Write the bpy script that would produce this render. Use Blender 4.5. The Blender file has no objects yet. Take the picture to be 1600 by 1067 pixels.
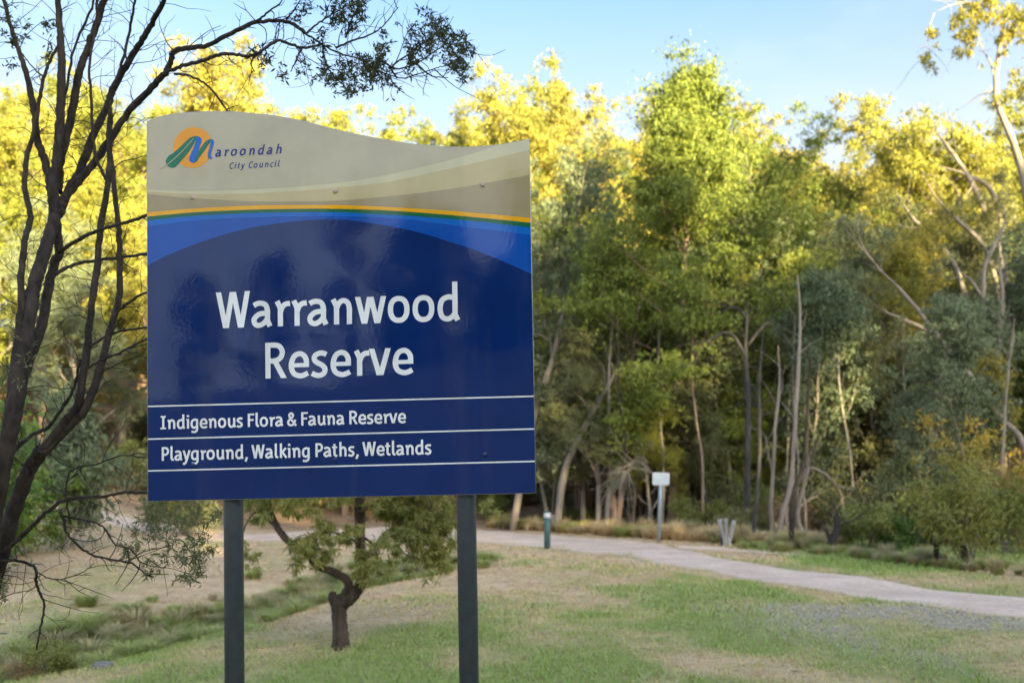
import bpy, math, random
import numpy as np
from mathutils import Vector, Matrix, noise as mnoise

S = bpy.context.scene
R = math.radians

# ------------------------------------------------------------------ camera
EYE, FPX, CX, HY = 1.6, 1556.0, 800.0, 765.0     # eye height, focal length / centre / horizon in photo pixels
cam_d = bpy.data.cameras.new('camera'); cam = bpy.data.objects.new('camera', cam_d)
S.collection.objects.link(cam); S.camera = cam
cam.location = (0, 0, EYE); cam.rotation_euler = (R(90), 0, 0)
cam_d.sensor_width = 36; cam_d.lens = FPX / 1600 * 36
cam_d.shift_y = (HY - 533.5) / 1600
cam_d.clip_start = .05; cam_d.clip_end = 2000
cam_d.dof.use_dof = True; cam_d.dof.focus_distance = 3.9; cam_d.dof.aperture_fstop = 3.0

# ------------------------------------------------------------------ light
SUN_EL, SUN_AZ = 13.0, 28.0        # degrees; azimuth from straight behind the camera towards the right
w = bpy.data.worlds.new('World'); S.world = w; w.use_nodes = True
nt = w.node_tree; nt.nodes.clear()
sky = nt.nodes.new('ShaderNodeTexSky'); sky.sky_type = 'NISHITA'; sky.sun_disc = False
sky.sun_elevation = R(SUN_EL); sky.sun_rotation = R(180 - SUN_AZ)
sky.air_density = 1.0; sky.dust_density = 10.0; sky.ozone_density = 2.8
bg = nt.nodes.new('ShaderNodeBackground'); bg.inputs['Strength'].default_value = .122
wo = nt.nodes.new('ShaderNodeOutputWorld')
tc = nt.nodes.new('ShaderNodeTexCoord')
mp = nt.nodes.new('ShaderNodeMapping'); mp.inputs['Scale'].default_value = (1.2, 1.2, 4.5)
cn = nt.nodes.new('ShaderNodeTexNoise'); cn.inputs['Scale'].default_value = 2.3; cn.inputs['Detail'].default_value = 7; cn.inputs['Roughness'].default_value = .6
cr = nt.nodes.new('ShaderNodeMapRange'); cr.inputs['From Min'].default_value = .46; cr.inputs['From Max'].default_value = .85; cr.inputs['To Max'].default_value = .6
mx = nt.nodes.new('ShaderNodeMix'); mx.data_type = 'RGBA'; mx.inputs['B'].default_value = (1.5, 1.6, 1.7, 1)
nt.links.new(tc.outputs['Generated'], mp.inputs[0]); nt.links.new(mp.outputs[0], cn.inputs['Vector'])
nt.links.new(cn.outputs['Fac'], cr.inputs['Value']); nt.links.new(cr.outputs[0], mx.inputs['Factor'])
ti = nt.nodes.new('ShaderNodeMix'); ti.data_type = 'RGBA'; ti.blend_type = 'MULTIPLY'; ti.inputs['Factor'].default_value = 1; ti.inputs['B'].default_value = (.88, .965, 1, 1)
nt.links.new(sky.outputs[0], ti.inputs['A']); nt.links.new(ti.outputs['Result'], mx.inputs['A']); # pale haze low in the sky, the same all round
sx = nt.nodes.new('ShaderNodeSeparateXYZ'); nt.links.new(tc.outputs['Generated'], sx.inputs[0])
hr = nt.nodes.new('ShaderNodeMapRange'); hr.inputs['From Min'].default_value = .46; hr.inputs['From Max'].default_value = .31; hr.inputs['To Max'].default_value = .7; nt.links.new(sx.outputs['Z'], hr.inputs['Value'])
mh = nt.nodes.new('ShaderNodeMix'); mh.data_type = 'RGBA'; mh.inputs['B'].default_value = (1.5, 1.62, 1.7, 1)
nt.links.new(hr.outputs[0], mh.inputs['Factor']); nt.links.new(mx.outputs['Result'], mh.inputs['A']); nt.links.new(mh.outputs['Result'], bg.inputs['Color'])
nt.links.new(bg.outputs[0], wo.inputs['Surface'])
sun_d = bpy.data.lights.new('sun', 'SUN'); sun_d.energy = 5.0; sun_d.angle = R(.53); sun_d.color = (1, .83, .42)
sun = bpy.data.objects.new('sun', sun_d); S.collection.objects.link(sun)
SUNV = Vector((math.sin(R(SUN_AZ)) * math.cos(R(SUN_EL)), -math.cos(R(SUN_AZ)) * math.cos(R(SUN_EL)), math.sin(R(SUN_EL))))
sun.rotation_euler = (-SUNV).to_track_quat('-Z', 'Y').to_euler()
S.view_settings.view_transform = 'Standard'; S.view_settings.look = 'None'
S.view_settings.gamma = 1; S.view_settings.use_curve_mapping = False
S.view_settings.exposure = 2.52
S.render.engine = 'CYCLES'
S.cycles.use_denoising = True
S.cycles.max_bounces = 8; S.cycles.diffuse_bounces = 5; S.cycles.transmission_bounces = 3; S.cycles.glossy_bounces = 2
S.cycles.sample_clamp_indirect = 6

# ------------------------------------------------------------------ helpers
rng = np.random.default_rng(7); random.seed(7)
LINK = S.collection.objects.link
def P(px, py, Y): return Vector(((px - CX) / FPX * Y, Y, EYE - (py - HY) / FPX * Y))
def ss(t):
    t = np.clip(t, 0, 1); return t * t * (3 - 2 * t)
SW = np.array([(-9.5, 4.), (-6.6, 8.5), (-5.4, 10.5), (-4.6, 13), (-3.4, 17), (-1.0, 21.5)])
def swale(x, y):
    cx = np.interp(y, SW[:, 1], SW[:, 0]); wdt = .75 + .02 * y
    return -.32 * np.exp(-((x - cx) / wdt) ** 2) * (1 - ss((y - 17) / 5))
def H(x, y):
    x = np.asarray(x, float); y = np.asarray(y, float)
    z = .17 * ss((y - 6) / 20) + swale(x, y)
    z = z - .22 * ss((-x - .8) / 4) * ss((y - 3) / 5) * (1 - ss((y - 15) / 12))
    z = z + 1.5 * ss((-x - 8) / 11) * ss((y - 20) / 16)
    z = z + 11 * ss((y - 33) / 75) + .03 * np.maximum(y - 60, 0)
    z = z + 3.5 * ss((-x - 10) / 25) * ss((y - 34) / 30)
    d = -(x * math.sin(R(SUN_AZ)) * -1 + y * math.cos(R(SUN_AZ)))
    z = z + 17 * ss((d - 12) / 40)
    z = z + .02 * np.sin(x * 1.3 + y * .7) + .018 * np.sin(y * 1.9 - x * .8)
    return z
def gz(x, y): return float(H(x, y))
def ground(px, py):
    """where the line of sight through a photo pixel meets the ground"""
    dx, dz = (px - CX) / FPX, -(py - HY) / FPX
    Y = 2.0
    while Y < 200:
        if EYE + dz * Y <= gz(dx * Y, Y): break
        Y += .05
    return Vector((dx * Y, Y, gz(dx * Y, Y)))

def mesh_np(name, V, F, mat=None, smooth=False):
    """F: (n,k) array of equal-sized faces, or list of such arrays"""
    V = np.asarray(V, np.float32)
    Fs = F if isinstance(F, list) and isinstance(F[0], np.ndarray) else [F]
    Fs = [np.asarray(f, np.int32) for f in Fs if len(f)]
    me = bpy.data.meshes.new(name)
    me.vertices.add(len(V)); me.vertices.foreach_set('co', V.ravel())
    loops = np.concatenate([f.ravel() for f in Fs]); tot = np.concatenate([np.full(len(f), f.shape[1], np.int32) for f in Fs])
    start = np.concatenate([[0], np.cumsum(tot)[:-1]]).astype(np.int32)
    me.loops.add(len(loops)); me.loops.foreach_set('vertex_index', loops)
    me.polygons.add(len(tot)); me.polygons.foreach_set('loop_start', start); me.polygons.foreach_set('loop_total', tot)
    if smooth: me.polygons.foreach_set('use_smooth', np.ones(len(tot), bool))
    me.update(calc_edges=True)
    if mat: me.materials.append(mat)
    return me
class MB:
    def __init__(s): s.V = []; s.Q = []; s.T = []; s.n = 0
    def add(s, V, Q=None, T=None):
        V = np.asarray(V, float).reshape(-1, 3)
        if Q is not None and len(Q): s.Q.append(np.asarray(Q, int) + s.n)
        if T is not None and len(T): s.T.append(np.asarray(T, int) + s.n)
        s.V.append(V); s.n += len(V); return s
    def tube(s, pts, rad, k=8, cap=True, rough=0.0):
        pts = np.asarray([tuple(p) for p in pts], float); n = len(pts)
        rad = np.broadcast_to(np.asarray(rad, float), (n,)) if np.ndim(rad) else np.full(n, rad)
        T = np.gradient(pts, axis=0); T /= np.linalg.norm(T, axis=1)[:, None] + 1e-9
        ref = np.array([0, 1., 0]) if abs(T[0, 1]) < .8 else np.array([1., 0, 0])
        rings = []
        a = np.arange(k) * 2 * np.pi / k
        for i in range(n):
            u = ref - T[i] * (ref @ T[i]); u /= np.linalg.norm(u) + 1e-9; v = np.cross(T[i], u); ref = u
            rr = rad[i] * (1 + rough * (rng.random(k) - .5)) if rough else rad[i]
            rings.append(pts[i] + (np.cos(a) * rr)[:, None] * u + (np.sin(a) * rr)[:, None] * v)
        V = np.concatenate(rings); Q = []
        i = np.arange(k); j = (i + 1) % k
        Q = np.concatenate([np.stack([r * k + i, r * k + j, (r + 1) * k + j, (r + 1) * k + i], 1) for r in range(n - 1)])
        T3 = None
        if cap:
            V = np.concatenate([V, pts[:1], pts[-1:]]); m = n * k
            T3 = np.concatenate([np.stack([j, i, np.full(k, m)], 1), np.stack([(n - 1) * k + i, (n - 1) * k + j, np.full(k, m + 1)], 1)])
        return s.add(V, Q, T3)
    def box(s, c, d, M=None):
        c = np.asarray(c, float); d = np.asarray(d, float) / 2
        V = np.array([(x, y, z) for x in (-1, 1) for y in (-1, 1) for z in (-1, 1)], float) * d
        if M is not None: V = V @ np.array(M).T
        return s.add(V + c, [(0, 1, 3, 2), (4, 6, 7, 5), (0, 4, 5, 1), (2, 3, 7, 6), (0, 2, 6, 4), (1, 5, 7, 3)])
    def mesh(s, name, mat=None, smooth=True):
        F = []
        if s.Q: F.append(np.concatenate(s.Q))
        if s.T: F.append(np.concatenate(s.T))
        return mesh_np(name, np.concatenate(s.V), F, mat, smooth)
def ob(name, me, parent=None, loc=None):
    o = bpy.data.objects.new(name, me); LINK(o)
    if parent: o.parent = parent
    if loc is not None: o.location = loc
    return o
def tag(o, label=None, cat=None, group=None, kind=None):
    if label: o['label'] = label
    if cat: o['category'] = cat
    if group: o['group'] = group
    if kind: o['kind'] = kind
    return o
def empty(name, loc, rz=0):
    o = bpy.data.objects.new(name, None); LINK(o); o.location = loc; o.rotation_euler = (0, 0, rz); return o
def catmull(pts, m=5):
    p = np.asarray([tuple(q) for q in pts], float)
    if len(p) < 3: return np.array([p[0] + (p[-1] - p[0]) * t for t in np.linspace(0, 1, m + 1)])
    e = np.concatenate([[2 * p[0] - p[1]], p, [2 * p[-1] - p[-2]]]); out = []
    for i in range(len(p) - 1):
        a, b, c, d = e[i:i + 4]
        for t in np.arange(m) / m:
            out.append(.5 * ((2 * b) + (c - a) * t + (2 * a - 5 * b + 4 * c - d) * t * t + (3 * b - a - 3 * c + d) * t ** 3))
    out.append(p[-1]); return np.array(out)

# ------------------------------------------------------------------ materials
def new_mat(name):
    m = bpy.data.materials.new(name); m.use_nodes = True
    return m, m.node_tree, m.node_tree.nodes['Principled BSDF']
def noise_col(t, c1, c2, scale, detail=5, lo=.35, hi=.65, coord='Object', rough=.6, sc=(1, 1, 1)):
    tcn = t.nodes.new('ShaderNodeTexCoord'); n = t.nodes.new('ShaderNodeTexNoise'); mpn = t.nodes.new('ShaderNodeMapping')
    mpn.inputs['Scale'].default_value = sc
    n.inputs['Scale'].default_value = scale; n.inputs['Detail'].default_value = detail; n.inputs['Roughness'].default_value = rough
    r = t.nodes.new('ShaderNodeMapRange'); r.inputs['From Min'].default_value = lo; r.inputs['From Max'].default_value = hi
    mxx = t.nodes.new('ShaderNodeMix'); mxx.data_type = 'RGBA'
    t.links.new(tcn.outputs[coord], mpn.inputs[0]); t.links.new(mpn.outputs[0], n.inputs['Vector']); t.links.new(n.outputs['Fac'], r.inputs['Value']); t.links.new(r.outputs[0], mxx.inputs['Factor'])
    for k, c in (('A', c1), ('B', c2)):
        if isinstance(c, tuple): mxx.inputs[k].default_value = (*c, 1)
        else: t.links.new(c, mxx.inputs[k])
    return mxx.outputs['Result'], n.outputs['Fac']
def bump(t, b, fac, strength=.5, dist=.01):
    n = t.nodes.new('ShaderNodeBump'); n.inputs['Strength'].default_value = strength; n.inputs['Distance'].default_value = dist
    t.links.new(fac, n.inputs['Height']); t.links.new(n.outputs[0], b.inputs['Normal'])
def plain(name, c1, c2=None, scale=3, rough=.7, metal=0, bs=.3, bd=.01, spec=.5, **k):
    m, t, b = new_mat(name)
    col, fac = noise_col(t, c1, c2 or tuple(v * .75 for v in c1), scale, **k)
    t.links.new(col, b.inputs['Base Color']); b.inputs['Roughness'].default_value = rough; b.inputs['Metallic'].default_value = metal
    b.inputs['Specular IOR Level'].default_value = spec
    if bs: bump(t, b, fac, bs, bd)
    return m
def leaf_mat(name, c1, c2, c3=None, trans=.3, tip=None):
    m, t, b = new_mat(name)
    g = t.nodes.new('ShaderNodeNewGeometry'); rp = t.nodes.new('ShaderNodeValToRGB')
    rp.color_ramp.elements[0].color = (*c1, 1); rp.color_ramp.elements[1].color = (*c2, 1)
    if c3:
        e = rp.color_ramp.elements.new(.93); e.color = (*c2, 1); rp.color_ramp.elements[-1].color = (*c3, 1)
    t.links.new(g.outputs['Random Per Island'], rp.inputs['Fac'])
    oi = t.nodes.new('ShaderNodeObjectInfo'); hs = t.nodes.new('ShaderNodeHueSaturation')
    mr = t.nodes.new('ShaderNodeMapRange'); mr.inputs['To Min'].default_value = .475; mr.inputs['To Max'].default_value = .528
    mr2 = t.nodes.new('ShaderNodeMapRange'); mr2.inputs['To Min'].default_value = 1.25; mr2.inputs['To Max'].default_value = .72
    t.links.new(oi.outputs['Random'], mr.inputs['Value']); t.links.new(oi.outputs['Random'], mr2.inputs['Value'])
    t.links.new(mr.outputs[0], hs.inputs['Hue']); t.links.new(mr2.outputs[0], hs.inputs['Value']); t.links.new(rp.outputs[0], hs.inputs['Color'])
    col, _ = noise_col(t, hs.outputs[0], tuple(v * .72 for v in c1), .9, 3, .45, .7)
    if tip:
        gg = t.nodes.new('ShaderNodeTexCoord'); sp = t.nodes.new('ShaderNodeSeparateXYZ'); r3 = t.nodes.new('ShaderNodeMapRange')
        r3.inputs['From Min'].default_value = tip[1]; r3.inputs['From Max'].default_value = tip[2]
        m3 = t.nodes.new('ShaderNodeMix'); m3.data_type = 'RGBA'; m3.inputs['B'].default_value = (*tip[0], 1)
        t.links.new(gg.outputs['Object'], sp.inputs[0]); t.links.new(sp.outputs['Z'], r3.inputs['Value']); t.links.new(r3.outputs[0], m3.inputs['Factor'])
        t.links.new(col, m3.inputs['A']); col = m3.outputs['Result']
    t.links.new(col, b.inputs['Base Color']); b.inputs['Roughness'].default_value = .55; b.inputs['Specular IOR Level'].default_value = .25
    tr = t.nodes.new('ShaderNodeBsdfTranslucent'); t.links.new(col, tr.inputs['Color'])
    ms = t.nodes.new('ShaderNodeMixShader'); ms.inputs[0].default_value = trans
    out = t.nodes['Material Output']; t.links.new(b.outputs[0], ms.inputs[1]); t.links.new(tr.outputs[0], ms.inputs[2]); t.links.new(ms.outputs[0], out.inputs['Surface'])
    return m
M = {}
M['gum'] = leaf_mat('gum_leaves', (.20, .22, .045), (.51, .47, .085), (.50, .35, .10))
M['blue_gum'] = leaf_mat('grey_green_leaves', (.17, .21, .12), (.30, .345, .19))
M['green'] = leaf_mat('fresh_green_leaves', (.19, .24, .055), (.42, .43, .08))
M['dark_leaf'] = leaf_mat('dark_leaves', (.035, .05, .022), (.075, .09, .035))
M['acacia'] = leaf_mat('wattle_leaves', (.17, .21, .06), (.33, .35, .10), (.40, .28, .10))
M['olive'] = leaf_mat('olive_leaves', (.18, .195, .085), (.32, .32, .14), (.42, .30, .14))
M['tussock'] = leaf_mat('pale_green_tussock', (.44, .50, .15), (.70, .68, .28), trans=.5)
M['bright'] = leaf_mat('bright_bush_leaves', (.11, .19, .035), (.2, .3, .06))
M['orange_tip'] = leaf_mat('orange_tipped_leaves', (.20, .24, .06), (.36, .35, .09), tip=((.62, .38, .06), 1.7, 3.2))
M['dry'] = leaf_mat('dry_leaves', (.28, .165, .08), (.48, .30, .15), trans=.15)
M['straw'] = leaf_mat('straw', (.60, .50, .27), (.84, .71, .44), trans=.5)
M['bark_red'] = plain('reddish_bark', (.24, .155, .12), (.38, .275, .22), 3.2, .9, sc=(1, 1, .25), bs=.6, bd=.03)
M['bark_pale'] = plain('pale_bark', (.22, .175, .145), (.38, .31, .26), 2.2, .8, sc=(1, 1, .3), bs=.4, bd=.02)
M['bark_grey'] = plain('grey_bark', (.20, .17, .145), (.33, .28, .24), 3.0, .9, sc=(1, 1, .25), bs=.5, bd=.02)
M['bark_dark'] = plain('dark_bark', (.028, .022, .019), (.075, .058, .048), 7, .92, sc=(1, 1, .3), bs=.8, bd=.012)
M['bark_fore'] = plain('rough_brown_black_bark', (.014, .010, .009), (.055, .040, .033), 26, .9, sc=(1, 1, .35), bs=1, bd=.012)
M['bark_rough'] = plain('furrowed_bark', (.035, .026, .02), (.12, .085, .065), 14, .95, sc=(1, 1, .22), bs=1, bd=.03)
M['weathered'] = plain('weathered_timber', (.25, .23, .22), (.42, .40, .38), 9, .9, sc=(1, 1, .15), bs=.5)
M['burnt'] = plain('blackened_timber', (.03, .028, .027), (.10, .09, .085), 9, .95, sc=(1, 1, .2), bs=.5)
M['rock'] = plain('grey_rock', (.17, .155, .14), (.34, .31, .28), 5, .9, bs=.8, bd=.03)
M['post'] = plain('charcoal_paint', (.028, .038, .052), (.042, .053, .066), 30, .42, bs=.05, bd=.001)
M['bollard'] = plain('green_bollard_paint', (.05, .105, .115), (.07, .14, .15), 8, .5, bs=.1)
M['white'] = plain('white_paint', (.72, .74, .76), (.62, .65, .68), 12, .45, bs=0)
M['galv'] = plain('galvanised_steel', (.30, .36, .38), (.42, .48, .50), 20, .5, .3, bs=.1, bd=.002)

# ------------------------------------------------------------------ ground zones shared by the soil sheet and the blades on it
def fbm(x, y, s, seed=0):
    """cheap smooth value noise"""
    x = np.asarray(x, float) / s + seed * 17.3; y = np.asarray(y, float) / s + seed * 9.1
    xi = np.floor(x); yi = np.floor(y); fx = x - xi; fy = y - yi; fx = fx * fx * (3 - 2 * fx); fy = fy * fy * (3 - 2 * fy)
    h = lambda a, b: np.modf(np.abs(np.sin(a * 127.1 + b * 311.7 + seed) * 43758.5453))[0]
    return (h(xi, yi) * (1 - fx) + h(xi + 1, yi) * fx) * (1 - fy) + (h(xi, yi + 1) * (1 - fx) + h(xi + 1, yi + 1) * fx) * fy
def zones(x, y):
    """green lawn, forest litter, gravel: 0..1 each"""
    x = np.asarray(x, float); y = np.asarray(y, float)
    cx = np.interp(y, SW[:, 1], SW[:, 0])
    n = .42 * fbm(x + .3 * y, y * .4, 1.7, 1) + .33 * fbm(x, y * .6, .7, 2) + .25 * fbm(x, y, .3, 3)
    g = .74 - .055 * np.maximum(y - 8.5, 0) - .13 * np.maximum(-x - .3, 0)
    g = g + .10 * ss((x - 1.5) / 3) * ss((y - 10) / 5)
    verge = ss((x - 4.6) / 2.5) * ss((y - 17) / 2)                     # green strip beyond the path on the right
    g = np.where(x < cx, -.75, g); g = np.maximum(g, verge * 1.0)
    g = np.clip(g + (n - .5) * 2.3 + (fbm(x + .5 * y, y * .45, 3.2, 4) - .5) * .9, 0, 1)
    f = ss((y - 31.5 + .10 * x + (n - .5) * 5) / 4)
    gr = ss((x - 1.6 - .35 * (12.5 - y)) / 2.6) * ss((14.2 - y) / 1.5) * ss((y - 7.6) / 2.2)
    gr = np.clip(gr * .85 * ss((n - .38 + .2 * (fbm(x, y, 1.7, 8) - .5)) / .22), 0, 1)
    return g * (1 - f) * (1 - .65 * gr), f, gr

gx = np.unique(np.concatenate([np.arange(-120, -24, 4.), np.arange(-24, 24, .25), np.arange(24, 124, 4.)]))
gy = np.unique(np.concatenate([np.arange(-140, -4, 4.), np.arange(-4, 40, .25), np.arange(40, 100, 2.), np.arange(100, 400, 12.)]))
X, Y = np.meshgrid(gx, gy); Z = H(X, Y)
nx, ny = len(gx), len(gy); idx = np.arange(nx * ny).reshape(ny, nx)
F = np.stack([idx[:-1, :-1], idx[:-1, 1:], idx[1:, 1:], idx[1:, :-1]], -1).reshape(-1, 4)
me = mesh_np('ground', np.stack([X, Y, Z], -1).reshape(-1, 3), F, None, True)
g, f, gr = zones(X.ravel(), Y.ravel())
ca = me.color_attributes.new('zone', 'FLOAT_COLOR', 'POINT')
ca.data.foreach_set('color', np.stack([g, f, gr, np.ones_like(g)], 1).astype(np.float32).ravel())
m, t, b = new_mat('lawn_soil_and_litter')
at = t.nodes.new('ShaderNodeAttribute'); at.attribute_name = 'zone'; sp = t.nodes.new('ShaderNodeSeparateColor'); t.links.new(at.outputs['Color'], sp.inputs[0])
dry, _ = noise_col(t, (.52, .355, .21), (.72, .53, .33), 1.3, 9, .35, .65)
dry, fac = noise_col(t, dry, (.34, .225, .14), 9, 7, .52, .75)
grn, _ = noise_col(t, (.24, .26, .09), (.42, .38, .18), 5, 8)
lit, _ = noise_col(t, (.22, .14, .09), (.40, .27, .17), 1.7, 9)
grv, _ = noise_col(t, (.36, .31, .25), (.52, .45, .36), 22, 6)
def mixc(t, f, a, bb):
    n = t.nodes.new('ShaderNodeMix'); n.data_type = 'RGBA'; t.links.new(f, n.inputs['Factor']); t.links.new(a, n.inputs['A']); t.links.new(bb, n.inputs['B']); return n.outputs['Result']
col = mixc(t, sp.outputs[0], dry, grn); col = mixc(t, sp.outputs[2], col, grv); col = mixc(t, sp.outputs[1], col, lit)
t.links.new(col, b.inputs['Base Color']); b.inputs['Roughness'].default_value = 1; b.inputs['Specular IOR Level'].default_value = .1; bump(t, b, fac, .7, .04)
me.materials.append(m); tag(ob('ground', me), kind='structure')

# path: sheet that follows the ground, 12 mm proud
far_e = [(1720, 945), (1600, 933), (1400, 909), (1300, 896), (1200, 883), (1110, 868), (1060, 858), (1000, 845), (900, 838), (820, 833), (760, 827), (688, 822), (600, 822), (473, 829), (412, 833), (300, 829), (188, 806), (110, 783), (40, 768), (-60, 757)]
near_e = [(1760, 985), (1600, 970), (1400, 943), (1290, 927), (1200, 911), (1120, 898), (1050, 886), (1000, 878), (930, 867), (855, 859), (770, 853), (700, 848), (600, 846), (473, 845), (412, 847), (300, 845), (188, 824), (110, 800), (40, 784), (-60, 775)]
A = catmull([ground(*p) for p in far_e], 7); B = catmull([ground(*p) for p in near_e], 7)
K = 12; rows = []
for i in range(len(A)):
    ja = .16 * (fbm(i * .9, 0, 1, 5) - .5) * 2; jb = .22 * (fbm(i * .8, 3, 1, 6) - .5) * 2
    d = (B[i] - A[i]); d /= np.linalg.norm(d[:2])
    a_ = A[i] + d * ja; b_ = B[i] + d * jb
    rows.append([a_ + (b_ - a_) * k / (K - 1) for k in range(K)])
V = np.array(rows); V[..., 2] = H(V[..., 0], V[..., 1]) + .022; V[:, 0, 2] -= .03; V[:, -1, 2] -= .03
idx = np.arange(len(A) * K).reshape(len(A), K)
F = np.stack([idx[:-1, :-1], idx[:-1, 1:], idx[1:, 1:], idx[1:, :-1]], -1).reshape(-1, 4)
m, t, b = new_mat('compacted_gravel')
c1, f1 = noise_col(t, (.66, .475, .37), (.86, .65, .52), .9, 10, .35, .65)
c2, f2 = noise_col(t, c1, (.46, .34, .26), 14, 8, .5, .78)
at = t.nodes.new('ShaderNodeAttribute'); at.attribute_name = 'edge'
c3, f3 = noise_col(t, (.52, .40, .25), (.36, .33, .16), 3, 6)
md = t.nodes.new('ShaderNodeMath'); md.operation = 'ADD'; t.links.new(at.outputs['Fac'], md.inputs[0]); t.links.new(f1, md.inputs[1])
mr = t.nodes.new('ShaderNodeMapRange'); mr.inputs['From Min'].default_value = 1.0; mr.inputs['From Max'].default_value = 1.35; t.links.new(md.outputs[0], mr.inputs['Value'])
t.links.new(mixc(t, mr.outputs[0], c2, c3), b.inputs['Base Color']); b.inputs['Roughness'].default_value = 1; b.inputs['Specular IOR Level'].default_value = .1; bump(t, b, f2, .6, .03)
me = mesh_np('path', V.reshape(-1, 3), F, m, True)
ea = me.attributes.new('edge', 'FLOAT', 'POINT'); ea.data.foreach_set('value', np.tile(np.abs(np.linspace(-1, 1, K)) ** 3, len(A)).astype(np.float32))
tag(ob('path', me), kind='structure')
PATHC = V[:, K // 2, :2]; PATHW = np.linalg.norm(V[:, 0, :2] - V[:, -1, :2], axis=1) / 2
def on_path(x, y, extra=0.):
    """signed: how far inside the path a point lies (uses far and near edges)"""
    out = np.zeros(len(x), bool)
    for i in range(len(V) - 1):
        e0, e1 = .05 + .32 * fbm(i * .7, 1, 1, 9), .05 + .32 * fbm((i + 1) * .7, 1, 1, 9)
        q = [V[i, 0, :2] * (1 - e0 * .35) + V[i, -1, :2] * e0 * .35, V[i, -1, :2] * (1 - e0 * .5) + V[i, 0, :2] * e0 * .5, V[i + 1, -1, :2] * (1 - e1 * .5) + V[i + 1, 0, :2] * e1 * .5, V[i + 1, 0, :2] * (1 - e1 * .35) + V[i + 1, -1, :2] * e1 * .35]
        ok = np.ones(len(x), bool); ok2 = np.ones(len(x), bool)
        for k in range(4):
            a_, b_ = q[k], q[(k + 1) % 4]
            c = (b_[0] - a_[0]) * (y - a_[1]) - (b_[1] - a_[1]) * (x - a_[0]); ok &= c >= 0; ok2 &= c <= 0
        out |= ok | ok2
    return out
# the thin spur that leaves the path beyond the small sign
a1 = catmull([ground(*p) for p in [(1060, 853), (1130, 856), (1200, 861), (1270, 868), (1340, 877)]], 5)
a2 = catmull([ground(*p) for p in [(1060, 858), (1130, 862), (1200, 866), (1270, 871), (1340, 878)]], 5)
V2 = np.stack([a1, (a1 * 2 + a2) / 3, (a1 + 2 * a2) / 3, a2], 1); V2[..., 2] = H(V2[..., 0], V2[..., 1]) + .018
idx = np.arange(len(a1) * 4).reshape(len(a1), 4)
F = np.stack([idx[:-1, :-1], idx[:-1, 1:], idx[1:, 1:], idx[1:, :-1]], -1).reshape(-1, 4)
tag(ob('path', mesh_np('path', V2.reshape(-1, 3), F, m, True)), kind='structure')

# blades of grass (one mass nobody could count)
def blades(n, ylo, yhi, h0, w0, seed, keep):
    r = np.random.default_rng(seed)
    y = ylo + (yhi - ylo) * r.random(n); x = (r.random(n) * 2 - 1) * (y * .54 + 1.2)
    g, f, gr = zones(x, y); k = keep(x, y, g, f, gr, r) & ~on_path(x, y)
    x, y, g = x[k], y[k], g[k]; n = len(x); z = H(x, y) + .004
    a = r.random(n) * 6.283; hgt = h0 * (.5 + r.random(n)) * (.55 + .6 * g); ww = w0 * (.6 + .8 * r.random(n))
    ln = (r.normal(size=(n, 2)) * hgt[:, None] * .75)
    V = np.empty((n, 3, 3)); c, s_ = np.cos(a) * ww, np.sin(a) * ww
    V[:, 0] = np.stack([x - c, y - s_, z], 1); V[:, 1] = np.stack([x + c, y + s_, z], 1); V[:, 2] = np.stack([x + ln[:, 0], y + ln[:, 1], z + hgt], 1)
    return V.reshape(-1, 3), g + (r.random(n) - .5) * .5
kp = lambda x, y, g, f, gr, r: (r.random(len(x)) < (.35 + .65 * g) * (1 - .75 * gr) * (1 - f)) & ((x > np.interp(y, SW[:, 1], SW[:, 0])) | (r.random(len(x)) < .35))
parts = [blades(120000, 5.5, 12, .045, .004, 1, kp), blades(110000, 12, 19, .05, .007, 2, kp), blades(80000, 19, 33, .07, .014, 3, kp), blades(6000, 2.5, 5.5, .045, .004, 4, kp)]
V3 = np.concatenate([p[0] for p in parts]); gg = np.repeat(np.clip(np.concatenate([p[1] for p in parts]), 0, 1), 3)
me = mesh_np('grass', V3, np.arange(len(V3)).reshape(-1, 3))
ca = me.color_attributes.new('zone', 'FLOAT_COLOR', 'POINT'); ca.data.foreach_set('color', np.stack([gg, gg, gg, gg * 0 + 1], 1).astype(np.float32).ravel())
m, t, b = new_mat('grass_blades'); at = t.nodes.new('ShaderNodeAttribute'); at.attribute_name = 'zone'
rp = t.nodes.new('ShaderNodeValToRGB'); rp.color_ramp.elements[0].color = (.74, .54, .32, 1); rp.color_ramp.elements[0].position = .2; rp.color_ramp.elements[1].color = (.33, .43, .12, 1); rp.color_ramp.elements[1].position = .85
e = rp.color_ramp.elements.new(.5); e.color = (.58, .52, .23, 1)
t.links.new(at.outputs['Color'], rp.inputs[0]); t.links.new(rp.outputs[0], b.inputs['Base Color']); b.inputs['Roughness'].default_value = .7; b.inputs['Specular IOR Level'].default_value = .2
me.materials.append(m); tag(ob('grass', me), 'short patchy grass, green and straw coloured, covering the open slope', 'grass', kind='stuff')

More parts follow.
